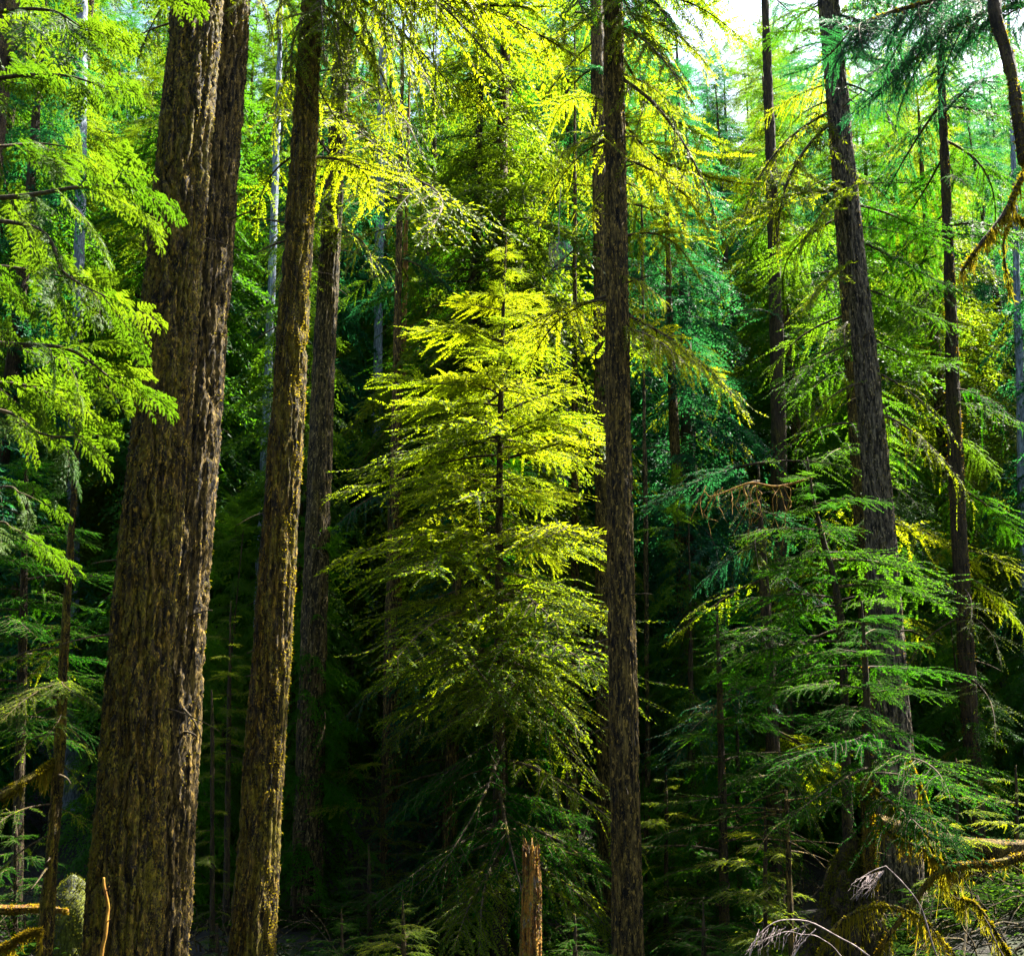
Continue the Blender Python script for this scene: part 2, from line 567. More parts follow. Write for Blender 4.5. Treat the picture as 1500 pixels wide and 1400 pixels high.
# ------------------------------------------------------------------ trunks
def trunk_geo(C, rad, ns=48, bark=0.03, cell=0.05, seed=0, zst=0.13, flare=0.0):
    """Trunk skin with real bark ridges. C centre line (n,3), rad radii (n,)."""
    m = len(C)
    th = np.arange(ns) * 2 * np.pi / ns
    T, A, B = frames(C)
    cs, sn = np.cos(th)[None, :], np.sin(th)[None, :]
    rr = np.broadcast_to(rad[:, None], (m, ns))
    z = np.broadcast_to(C[:, 2][:, None], (m, ns))
    ang = np.broadcast_to(cs, rr.shape).ravel(), np.broadcast_to(sn, rr.shape).ravel()
    rf, zf = rr.ravel(), z.ravel()

    def surf(c, st, off):
        return np.stack([ang[0] * rf / c + off, ang[1] * rf / c, zf * st / c + seed * 7.7], 1)
    big = cell * 1.5
    warp = noise3(surf(big * 1.6, 0.5, 11.3))
    X = surf(big, zst * 0.6, 0)
    X[:, 0] += warp * 0.7
    n1 = noise3(X)
    fur = 1 - np.clip(np.abs(n1) * 2.6, 0, 1)          # deep furrows
    nm = noise3(surf(cell * 0.6, zst * 1.6, 3.1))
    mid = 1 - np.clip(np.abs(nm) * 2.4, 0, 1)          # cracks across the plates
    n2 = noise3(surf(cell * 0.4, 0.8, 5.7))
    n3 = noise3(surf(0.45, 0.32, 8.8))
    d = bark * (0.35 - 1.25 * fur ** 1.4 - 0.35 * mid ** 2 + 0.45 * n2) + 0.05 * n3 * rf
    d = d.reshape(m, ns)
    rr = rr + np.clip(d, -0.3 * rr, 0.3 * rr)
    V = C[:, None, :] + rr[..., None] * (cs[..., None] * A[:, None, :] + sn[..., None] * B[:, None, :])
    i = np.arange(m - 1)[:, None] * ns
    j = np.arange(ns)[None, :]
    jn = (j + 1) % ns
    Q = np.stack([i + j, i + jn, i + ns + jn, i + ns + j], -1).reshape(-1, 4)
    top = np.arange(ns) + (m - 1) * ns
    V = np.vstack([V.reshape(-1, 3), C[-1]])
    Tt = np.stack([top, np.roll(top, -1), np.full(ns, m * ns)], 1)
    return V, Tt, Q, V[:-1].reshape(m, ns, 3), (cs[..., None] * A[:, None, :] + sn[..., None] * B[:, None, :])


def trunk_path(samples, d, top_extra=3.0, dz_view=0.04, taper=0.82):
    """samples: (pixel y, centre pixel x, pixel width). Returns base point, centre line, radii."""
    pts, rad = [], []
    for py, px, w in samples:
        p = P(px, py, d)
        pts.append(np.array(p))
        rad.append(w * pix(p)[2] / FPX / 2)
    o = np.argsort([p[2] for p in pts])
    pts = np.array(pts)[o]
    rad = np.array(rad)[o]
    # straight on down to the ground and up beyond the frame
    lo = pts[0] + (pts[0] - pts[1]) / (pts[1][2] - pts[0][2]) * 0
    sl = (pts[1] - pts[0]) / (pts[1][2] - pts[0][2])
    g = gz(pts[0][0], d) - 0.15
    if pts[0][2] > g:
        drop = pts[0][2] - g
        pts = np.vstack([pts[0] - sl * drop, pts])
        rad = np.concatenate([[rad[0] * (1 + 0.06 * drop)], rad])
    su = (pts[-1] - pts[-2]) / (pts[-1][2] - pts[-2][2])
    if top_extra > 0:
        pts = np.vstack([pts, pts[-1] + su * top_extra])
        rad = np.concatenate([rad, [rad[-1] * taper]])
    n = max(12, int((pts[-1][2] - pts[0][2]) / dz_view))
    z = np.linspace(pts[0][2], pts[-1][2], n)
    C = np.stack([np.interp(z, pts[:, 2], pts[:, 0]), np.interp(z, pts[:, 2], pts[:, 1]), z], 1)
    # soften the corners a little
    k = max(1, n // 14)
    ker = np.ones(2 * k + 1) / (2 * k + 1)
    for a in (0, 1):
        pad = np.concatenate([2 * C[0, a] - C[k:0:-1, a], C[:, a], 2 * C[-1, a] - C[-2:-k - 2:-1, a]])
        C[:, a] = np.convolve(pad, ker, 'valid')
    rr = np.interp(z, pts[:, 2], rad)
    return C, rr


def moss_on(parent, S, Nn, n, rnd, size=0.03, mat=None, zfade=None, side=None):
    """short moss tufts standing on a trunk surface: uncountable"""
    r = np.random.RandomState(rnd)
    m, ns = S.shape[:2]
    i = r.randint(0, m, n * 3)
    j = r.randint(0, ns, n * 3)
    p, nn = S[i, j], Nn[i, j]
    q = noise3(np.stack([p[:, 0] * 5, p[:, 1] * 5, p[:, 2] * 1.6 + rnd], 1)) + 0.5 * noise3(p * 14.0)
    keep = q + r.normal(0, 0.06, len(q)) > 0.06
    if side is not None:
        keep &= (nn @ np.array(side) + r.normal(0, 0.35, len(q))) > 0.0
    p, nn = p[keep][:n], nn[keep][:n]
    k = len(p)
    d = nn * 0.8 + r.normal(0, 0.5, (k, 3)) + np.array([0, 0, -0.35])
    a = Acc()
    kites(a, p - nn * 0.004, d, r.normal(size=(k, 3)), size * r.uniform(0.4, 1.2, k) * (0.6 + r.beta(1, 4, k) * 1.4), size * 0.4 * r.uniform(0.6, 1.2, k))
    link('moss', a.mesh('moss', mat or M_MOSS), parent, kind='stuff')


def near_trunk(name, label, samples, d, mat, ns=72, dz=0.04, bark=0.03, cell=0.055, seed=0, moss=0, moss_size=0.03, top_extra=3.0, group=None, side=None, cat='tree', taper=0.82):
    C, rr = trunk_path(samples, d, top_extra, dz, taper)
    rr = rr * (1 + 0.55 * np.exp(-(C[:, 2] - C[0, 2]) / (1.6 * rr[0] + 0.05)))
    base = C[0].copy()
    t = thing(name, label, cat, tuple(base), group)
    V, T, Q, S, Nn = trunk_geo(C - base, rr, ns, bark, cell, seed)
    link('trunk', to_mesh('trunk', V, T, Q, [mat], None, True), t)
    if moss:
        moss_on(t, S, Nn, moss, seed + 50, moss_size, side=side)
    t['_'] = 0
    del t['_']
    return t, C, rr


def at_px(C, py):
    """index of the centre line point seen at pixel row py"""
    ys = np.array([pix(c)[1] for c in C])
    return int(np.argmin(np.abs(ys - py)))


def stubs(tree, C, rr, n, rnd, zlo, zhi, mat=None, lmin=0.15, lmax=0.7):
    """dead branch stubs, each one a part"""
    for _ in range(n):
        z = rnd.uniform(zlo, zhi)
        i = int(np.argmin(np.abs(C[:, 2] - z)))
        az = rnd.uniform(0, 2 * math.pi)
        L = rnd.uniform(lmin, lmax)
        t = np.linspace(0, 1, 6)
        d = np.array([math.cos(az), math.sin(az), 0])
        c = C[i] + d * rr[i] * 0.7 - np.array(tree.location)
        pts = c + d * (t * L)[:, None] + np.array([0, 0, 1]) * (t * L * rnd.uniform(-0.4, 0.25) - 0.15 * L * t * t)[:, None]
        pts[:, 0] += np.sin(t * 4 + az) * 0.03 * L
        a = Acc()
        tube(a, pts, 0.014 * (1 - 0.7 * t) * rnd.uniform(0.6, 1.4), 5)
        link('dead_branch', a.mesh('dead_branch', mat or M_TWIG, True), tree)


def strands(parent, pts, n, rnd, lmin=0.05, lmax=0.3, w=0.02, mat=None, name='hanging_moss'):
    """tattered moss hanging below a limb"""
    r = np.random.RandomState(rnd)
    pts = np.asarray(pts)
    u = r.uniform(0, len(pts) - 1.001, n)
    i = u.astype(int)
    p = pts[i] + (pts[i + 1] - pts[i]) * (u - i)[:, None] + r.normal(0, 0.012, (n, 3))
    d = np.stack([r.normal(0, 0.12, n), r.normal(0, 0.12, n), -np.ones(n)], 1)
    a = Acc()
    clump = 0.25 + 1.6 * np.clip(noise3(p * 6.0) + 0.15, 0, 1)
    ln = r.uniform(lmin, lmax, n) * clump
    nr = r.normal(size=(n, 3))
    kites(a, p, d, nr, ln, w * r.uniform(0.5, 1.4, n), 0.3, 0.3)
    # side whiskers
    k = n * 3
    ii = r.randint(0, n, k)
    p2 = p[ii] + d[ii] * (ln[ii] * r.uniform(0.05, 0.85, k))[:, None]
    d2 = np.stack([r.normal(0, 0.6, k), r.normal(0, 0.6, k), -np.ones(k)], 1)
    kites(a, p2, d2, r.normal(size=(k, 3)), ln[ii] * 0.35, w * 0.6 * np.ones(k), 0.3, 0.3)
    o = link(name, a.mesh(name, mat or M_LICH), parent)
    o['kind'] = 'stuff'
    return o


rd = random.Random(3)
# ---- the big mossy trunks at the left
T1, C1, R1 = near_trunk('mossy_fir', 'thickest trunk in view, mossy and furrowed, front of the touching pair at left',
    [(-60, 294, 66), (0, 290, 68), (470, 248, 77), (930, 209, 86), (1400, 178, 106)], 10.0, M_BARK1, 150, 0.026, 0.052, 0.055, 1, 9000, 0.026)
T2, C2, R2 = near_trunk('mossy_fir', 'brown furrowed trunk partly hidden behind the right side of the thickest trunk',
    [(-60, 338, 62), (0, 334, 64), (470, 298, 68), (930, 262, 74), (1400, 233, 82)], 11.3, M_BARK2, 110, 0.032, 0.046, 0.05, 2, 5000, 0.03, side=(1, 0.2, 0))
T3, C3, R3 = near_trunk('mossy_fir', 'tall mossy trunk with a moss edge gilded for rim light, right of the touching pair',
    [(-60, 461, 29), (0, 458, 30), (131, 450, 34), (470, 430, 44), (930, 400, 54), (1400, 369, 65)], 12.2, M_BARK1, 96, 0.036, 0.038, 0.05, 3, 26000, 0.030, side=(1, 0.1, 0))  # moss massed and gilded on the sun side to draw the rim light
T4, C4, R4 = near_trunk('grey_fir', 'greyer straight trunk close behind the gold edged mossy trunk',
    [(-60, 506, 23), (130, 498, 25), (470, 477, 31), (930, 459, 38), (1400, 447, 46)], 19.0, M_BARK3, 80, 0.045, 0.03, 0.055, 4, 1500, 0.03)
T5, C5, R5 = near_trunk('hemlock_tree', 'slim straight brown trunk right of the bright young hemlock with drooping lit boughs',
    [(-60, 897, 26), (0, 898, 28), (470, 904, 35), (930, 911, 40), (1400, 920, 47)], 13.0, M_BARK2, 90, 0.036, 0.024, 0.04, 5, 3500, 0.024)
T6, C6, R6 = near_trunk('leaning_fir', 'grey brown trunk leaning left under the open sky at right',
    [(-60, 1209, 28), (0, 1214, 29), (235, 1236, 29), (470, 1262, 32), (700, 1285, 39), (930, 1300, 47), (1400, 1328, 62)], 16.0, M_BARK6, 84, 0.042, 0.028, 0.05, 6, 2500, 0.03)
T6B, C6B, R6B = near_trunk('leaning_fir', 'thinner dark trunk just behind the left edge of the leaning trunk',
    [(-60, 1200, 15), (180, 1222, 17), (560, 1250, 20), (860, 1268, 24), (1400, 1290, 30)], 21.0, M_BARK2, 40, 0.07, 0.022, 0.05, 7, 900, 0.03)
T7, C7, R7 = near_trunk('mossy_fir', 'narrow dark mossy trunk at right, beyond the leaning trunk',
    [(150, 1380, 11), (400, 1391, 15), (700, 1400, 22), (930, 1414, 23), (1240, 1432, 24), (1400, 1438, 27)], 19.0, M_BARKD, 48, 0.06, 0.022, 0.05, 8, 3500, 0.04)
TL, CL, RL = near_trunk('sapling_trunk', 'thin bent mossy stem left of the thickest trunk, reaching up into cedar sprays',
    [(560, 116, 6), (700, 110, 8), (930, 95, 12), (1060, 88, 14), (1065, 91, 16), (1250, 76, 18), (1400, 64, 24)], 10.5, M_BARK1, 28, 0.04, 0.012, 0.03, 9, 2500, 0.018, top_extra=1.0)
stubs(T1, C1, R1, 5, rd, 3.5, 12)
stubs(T2, C2, R2, 10, rd, 3.5, 13)
stubs(T3, C3, R3, 12, rd, 4, 14)
stubs(T4, C4, R4, 14, rd, 5, 16)
stubs(T5, C5, R5, 18, rd, 3, 13)
stubs(T6, C6, R6, 24, rd, 5, 16, lmin=0.2, lmax=1.1)
stubs(T7, C7, R7, 18, rd, 3, 14)
stubs(TL, CL, RL, 7, rd, 2.5, 5.5)


# ---- young hemlocks: trunk and tiers of boughs
def young_hemlock(label, samples, d, y_top, y_low, prof, nb, mat, seed, key='flat', name='young_hemlock', bark=None, pitch0=0.30, pitch1=-0.06, group=None, ns=28, mossn=600, upow=0.9, loose=0.22):
    """prof: (pixel row, half width in pixels) of the crown"""
    rnd = random.Random(seed)
    t, C, rr = near_trunk(name, label, samples, d, bark or M_BARKD, ns, 0.05, 0.012, 0.035, seed, mossn, 0.025, top_extra=0, group=group)
    pr = sorted(prof)
    ys = np.array([p[0] for p in pr])
    hw = np.array([p[1] for p in pr])
    pxm = d / COS / FPX
    ph0, phr = rnd.uniform(0, 6.28), rnd.uniform(3, 6)
    for k in range(nb):
        u = (k + rnd.uniform(0, 0.9)) / nb
        u = min(1, max(0, u + 0.35 * math.sin(u * 58) / 58 * 3))
        py = y_top + (y_low - y_top) * u ** upow
        i = at_px(C, py)
        az = k * 2.39996 + rnd.uniform(-0.5, 0.5)
        L = float(np.interp(py, ys, hw)) * pxm * rnd.uniform(0.55, 1.3) * (0.92 + loose * math.cos(az - ph0 - phr * u))
        pit = pitch0 + (pitch1 - pitch0) * u + rnd.uniform(-0.10, 0.10)
        place_bough(t, C[i], az, pit, max(L, 0.12), key if rnd.random() < 0.9 else 'thin', mat, rnd, rnd.uniform(-0.15, 0.15))
    return t, C, rr


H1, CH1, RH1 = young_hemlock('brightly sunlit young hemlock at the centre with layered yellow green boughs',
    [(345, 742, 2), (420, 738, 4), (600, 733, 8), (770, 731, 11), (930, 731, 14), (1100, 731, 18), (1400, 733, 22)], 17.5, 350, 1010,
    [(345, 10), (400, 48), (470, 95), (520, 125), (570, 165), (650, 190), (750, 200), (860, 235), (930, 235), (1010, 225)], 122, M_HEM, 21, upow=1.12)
rnd = random.Random(77)
for k in range(32):          # lower boughs, half in deep green needles to paint in shade
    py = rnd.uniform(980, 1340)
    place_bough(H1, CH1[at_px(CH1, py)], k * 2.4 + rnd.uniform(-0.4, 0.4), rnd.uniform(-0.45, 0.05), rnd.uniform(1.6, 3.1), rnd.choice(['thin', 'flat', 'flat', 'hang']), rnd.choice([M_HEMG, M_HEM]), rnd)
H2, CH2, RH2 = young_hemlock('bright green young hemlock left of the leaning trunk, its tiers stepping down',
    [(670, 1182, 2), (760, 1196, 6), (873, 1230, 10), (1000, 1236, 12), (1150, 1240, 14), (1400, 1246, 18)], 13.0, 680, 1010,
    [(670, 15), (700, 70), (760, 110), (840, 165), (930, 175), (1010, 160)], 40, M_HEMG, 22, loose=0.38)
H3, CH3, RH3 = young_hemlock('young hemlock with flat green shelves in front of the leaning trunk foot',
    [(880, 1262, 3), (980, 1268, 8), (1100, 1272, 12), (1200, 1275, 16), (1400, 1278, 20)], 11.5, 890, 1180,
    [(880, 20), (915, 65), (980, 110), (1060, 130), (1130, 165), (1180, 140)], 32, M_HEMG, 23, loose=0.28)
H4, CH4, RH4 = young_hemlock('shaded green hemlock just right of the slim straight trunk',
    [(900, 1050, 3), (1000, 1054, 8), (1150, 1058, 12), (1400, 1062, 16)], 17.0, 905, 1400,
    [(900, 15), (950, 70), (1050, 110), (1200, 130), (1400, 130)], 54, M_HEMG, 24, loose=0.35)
H5, CH5, RH5 = young_hemlock('small hemlock seen in the dark gap between the touching pair and the gold edged trunk',
    [(880, 338, 2), (1000, 336, 5), (1150, 334, 8), (1400, 330, 11)], 18.0, 890, 1130,
    [(880, 8), (930, 30), (1000, 48), (1100, 60)], 26, M_HEM, 25, mossn=150)
H6, CH6, RH6 = young_hemlock('dark hemlock behind the thin bent stem at left',
    [(640, 40, 4), (800, 36, 9), (1000, 32, 13), (1400, 22, 18)], 15.0, 650, 1080,
    [(640, 15), (720, 80), (850, 130), (1000, 140), (1080, 120)], 56, M_HEMG, 26)

for lab, x, yt, d, hwid, mt, sd in [
    ('knee high hemlock sapling at bottom centre left of the dark hemlock stem', 590, 1318, 12.0, 66, M_HEM, 31),
    ('low hemlock sapling beside the foot of the grey straight trunk', 500, 1332, 12.5, 62, M_HEMG, 32),
    ('tiny hemlock sapling right of the broken snag', 842, 1338, 11.0, 46, M_HEMG, 33),
    ('tiny hemlock sapling between the feet of the two mossy trunks', 318, 1352, 12.0, 40, M_HEMG, 34),
    ('low hemlock sapling at the bottom between slim trunk and arching stems', 1030, 1320, 12.0, 70, M_HEMG, 35),
    ('short hemlock sapling on the rise behind the gold edged trunk', 540, 1236, 17.0, 62, M_HEMG, 36),
    ('short hemlock sapling low behind the grey straight trunk', 430, 1205, 18.5, 44, M_HEMG, 37),
    ('small hemlock sapling left of the shaded hemlock, close to the slim trunk', 975, 1120, 19.0, 60, M_HEM, 38),
    ('small lit hemlock sapling right of the touching pair, waist high', 310, 1010, 17.0, 40, M_HEM, 39),
    ('broad hemlock sapling low between grey trunk and sunlit hemlock', 560, 1080, 19.5, 80, M_HEM, 40),
    ('hemlock sapling in the dark behind the broken snag', 830, 1130, 19.0, 70, M_HEMG, 41),
    ('thin hemlock sapling low at the left edge beside the mossy limb', 22, 1180, 13.0, 60, M_HEMG, 42),
    ('hemlock sapling at lower right before the narrow mossy trunk', 1400, 1110, 14.0, 70, M_HEM, 43),
    ('hemlock sapling at the right edge above the fallen log', 1488, 1120, 15.5, 70, M_HEM, 44),
    ('hemlock sapling low right of the shaded hemlock', 1120, 1180, 14.5, 70, M_HEM, 45)]:
    young_hemlock(lab, [(yt, x, 2), (yt + 40, x + 1, 5), (1400, x + 1, 8)], d, yt + 4, max(1400, yt + 120), [(yt, 8), (yt + 25, hwid * 0.5), (yt + 70, hwid), (1420, hwid)], 26, mt, sd, name='hemlock_sapling', mossn=60)

# ---- boughs of the standing trunks, each set where the photograph shows it
rnd = random.Random(5)


def aim(tree, C, py0, tip, d_tip, key, mat, droop_fix=0.0, roll=0.0, scale=1.0):
    """a bough rooted on the trunk at pixel row py0, reaching to a point"""
    a = Vector(C[at_px(C, py0)])
    b = P(tip[0], tip[1], d_tip)
    v = b - a
    L = v.length
    az = math.atan2(v.y, v.x)
    pit = math.atan2(v.z, math.hypot(v.x, v.y)) + droop_fix
    return place_bough(tree, a, az, pit, L * scale, key, mat, rnd, roll)


# slim straight trunk: lit drooping boughs on both sides
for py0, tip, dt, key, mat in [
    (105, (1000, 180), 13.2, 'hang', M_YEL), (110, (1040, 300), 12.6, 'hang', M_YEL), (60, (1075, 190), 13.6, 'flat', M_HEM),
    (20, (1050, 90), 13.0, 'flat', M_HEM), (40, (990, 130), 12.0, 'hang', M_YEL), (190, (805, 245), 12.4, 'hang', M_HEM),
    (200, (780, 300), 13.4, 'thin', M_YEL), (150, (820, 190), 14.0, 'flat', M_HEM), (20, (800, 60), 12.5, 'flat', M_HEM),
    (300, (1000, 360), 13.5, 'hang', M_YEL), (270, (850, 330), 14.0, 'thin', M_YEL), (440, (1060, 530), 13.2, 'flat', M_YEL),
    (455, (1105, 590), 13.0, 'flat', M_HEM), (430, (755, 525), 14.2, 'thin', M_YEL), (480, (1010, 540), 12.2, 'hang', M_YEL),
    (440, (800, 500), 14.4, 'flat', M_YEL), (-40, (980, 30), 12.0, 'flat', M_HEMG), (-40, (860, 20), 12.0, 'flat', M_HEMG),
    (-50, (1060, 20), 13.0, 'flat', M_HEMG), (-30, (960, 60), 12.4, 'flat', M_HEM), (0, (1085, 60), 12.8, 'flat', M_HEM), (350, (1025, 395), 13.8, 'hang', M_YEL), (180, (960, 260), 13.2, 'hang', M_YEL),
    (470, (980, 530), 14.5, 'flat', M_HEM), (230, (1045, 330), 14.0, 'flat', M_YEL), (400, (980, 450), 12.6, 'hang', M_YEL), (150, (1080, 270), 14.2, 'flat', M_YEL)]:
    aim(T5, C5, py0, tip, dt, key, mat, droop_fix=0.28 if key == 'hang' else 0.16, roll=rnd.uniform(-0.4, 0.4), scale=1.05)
# gold edged trunk and the grey one behind: yellow boughs hanging across the top
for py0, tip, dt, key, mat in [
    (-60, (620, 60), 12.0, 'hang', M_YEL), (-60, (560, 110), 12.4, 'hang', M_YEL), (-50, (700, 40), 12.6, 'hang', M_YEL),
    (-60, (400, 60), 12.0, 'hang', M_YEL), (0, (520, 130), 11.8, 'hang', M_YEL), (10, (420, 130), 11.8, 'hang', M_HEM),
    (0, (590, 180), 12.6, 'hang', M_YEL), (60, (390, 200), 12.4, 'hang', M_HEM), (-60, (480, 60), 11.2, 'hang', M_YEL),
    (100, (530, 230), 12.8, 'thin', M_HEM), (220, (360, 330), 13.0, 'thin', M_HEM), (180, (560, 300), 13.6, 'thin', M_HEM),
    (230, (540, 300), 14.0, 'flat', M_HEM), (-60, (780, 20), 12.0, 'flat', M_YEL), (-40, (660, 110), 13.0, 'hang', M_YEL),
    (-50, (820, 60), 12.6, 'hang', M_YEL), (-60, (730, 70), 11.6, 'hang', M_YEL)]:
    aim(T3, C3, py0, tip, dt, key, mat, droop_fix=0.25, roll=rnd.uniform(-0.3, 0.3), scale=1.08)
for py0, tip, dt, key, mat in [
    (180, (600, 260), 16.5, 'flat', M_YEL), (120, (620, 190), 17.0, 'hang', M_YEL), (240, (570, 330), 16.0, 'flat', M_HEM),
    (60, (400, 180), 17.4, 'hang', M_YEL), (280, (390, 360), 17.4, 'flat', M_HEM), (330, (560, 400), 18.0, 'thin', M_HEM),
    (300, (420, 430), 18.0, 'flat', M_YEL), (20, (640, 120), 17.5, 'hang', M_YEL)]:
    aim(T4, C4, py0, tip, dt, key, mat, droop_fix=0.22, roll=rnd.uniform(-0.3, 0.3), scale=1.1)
# touching pair: few twigs showing left and right at the top
for py0, tip, dt, key, mat in [(-60, (200, 60), 10.5, 'hang', M_HEM), (-60, (230, 110), 11.0, 'hang', M_HEM), (-50, (400, 40), 11.0, 'hang', M_YEL)]:
    aim(T2, C2, py0, tip, dt, key, mat, droop_fix=0.25, scale=1.05)
# leaning trunk: dark boughs against the sky, left ones with sunlit yellow in their colour
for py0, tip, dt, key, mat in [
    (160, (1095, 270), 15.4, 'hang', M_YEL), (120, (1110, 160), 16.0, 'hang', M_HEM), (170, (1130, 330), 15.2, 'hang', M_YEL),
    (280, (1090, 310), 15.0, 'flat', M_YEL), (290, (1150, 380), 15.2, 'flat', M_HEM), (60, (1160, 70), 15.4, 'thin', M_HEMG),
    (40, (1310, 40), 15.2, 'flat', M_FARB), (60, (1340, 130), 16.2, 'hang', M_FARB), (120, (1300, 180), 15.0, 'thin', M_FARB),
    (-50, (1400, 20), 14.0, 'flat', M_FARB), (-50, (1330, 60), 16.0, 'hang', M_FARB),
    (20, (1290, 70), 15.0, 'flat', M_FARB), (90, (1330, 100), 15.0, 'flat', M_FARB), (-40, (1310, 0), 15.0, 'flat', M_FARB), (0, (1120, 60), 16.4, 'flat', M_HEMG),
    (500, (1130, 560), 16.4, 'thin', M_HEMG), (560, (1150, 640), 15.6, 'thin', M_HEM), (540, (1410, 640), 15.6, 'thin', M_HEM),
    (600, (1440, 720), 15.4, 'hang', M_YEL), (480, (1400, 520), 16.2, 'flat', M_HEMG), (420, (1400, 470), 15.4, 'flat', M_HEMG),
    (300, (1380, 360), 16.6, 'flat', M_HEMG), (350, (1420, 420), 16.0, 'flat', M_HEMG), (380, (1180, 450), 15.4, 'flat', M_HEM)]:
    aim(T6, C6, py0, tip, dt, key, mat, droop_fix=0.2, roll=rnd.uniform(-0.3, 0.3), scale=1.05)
for k in range(16):          # its upper boughs close the view above
    py = rnd.uniform(-50, 180)
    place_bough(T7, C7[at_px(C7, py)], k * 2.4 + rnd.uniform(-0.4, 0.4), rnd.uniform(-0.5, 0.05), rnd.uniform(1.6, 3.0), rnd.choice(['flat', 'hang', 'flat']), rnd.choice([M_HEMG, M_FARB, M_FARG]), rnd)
for k in range(30):          # the narrow mossy trunk carries a loose crown of its own
    py = rnd.uniform(170, 1180)
    low = py > 760
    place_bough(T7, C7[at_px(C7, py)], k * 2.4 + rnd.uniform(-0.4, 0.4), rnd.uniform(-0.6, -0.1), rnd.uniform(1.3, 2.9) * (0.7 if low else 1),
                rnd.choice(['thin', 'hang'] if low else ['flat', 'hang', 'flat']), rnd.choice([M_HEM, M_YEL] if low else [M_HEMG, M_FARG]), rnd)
for k in range(35):
    py = rnd.uniform(-60, 150) if k > 29 else rnd.uniform(150, 960)  # topmost boughs added to shade the lower half of the centre hemlock
    place_bough(T6B, C6B[at_px(C6B, py)], k * 2.4, rnd.uniform(-0.5, -0.05), rnd.uniform(1.6, 3.0), rnd.choice(['flat', 'thin', 'hang']), rnd.choice([M_HEMG, M_FARG, M_HEM]), rnd)
for k in range(9):
    py = rnd.uniform(930, 1240)
    place_bough(TL, CL[at_px(CL, py)], rnd.uniform(0, 6.28), rnd.uniform(-0.5, 0), rnd.uniform(0.4, 1.0), 'thin', M_HEM, rnd)
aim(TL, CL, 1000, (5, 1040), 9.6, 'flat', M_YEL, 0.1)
aim(TL, CL, 1000, (150, 1020), 9.8, 'flat', M_HEM, 0.1)
aim(TL, CL, 1020, (10, 1010), 10.6, 'flat', M_HEM, 0.1)

# dark ragged spire behind the young hemlock
D1, CD1, RD1 = near_trunk('ragged_fir', 'dark ragged spire with bare twiggy limbs rising behind the sunlit hemlock',
    [(60, 706, 3), (100, 706, 6), (235, 701, 11), (330, 698, 14), (430, 695, 16), (900, 690, 24)], 24.0, M_BARKD, 30, 0.08, 0.02, 0.05, 31, 900, 0.04, top_extra=0)
for k in range(90):
    u = (k + rnd.random()) / 90
    py = 75 + 560 * u
    L = (0.5 + 2.2 * min(1, u * 1.6)) * rnd.uniform(0.7, 1.25)
    place_bough(D1, CD1[at_px(CD1, py)], k * 2.4 + rnd.uniform(-0.4, 0.4), rnd.uniform(-0.45, 0.0), L, 'thin' if rnd.random() < 0.7 else 'flat', M_FARG if u < 0.3 else M_HEMG, rnd)
stubs(D1, CD1, RD1, 40, rnd, CD1[at_px(CD1, 450)][2], CD1[at_px(CD1, 90)][2], M_BARKD, 0.5, 2.0)


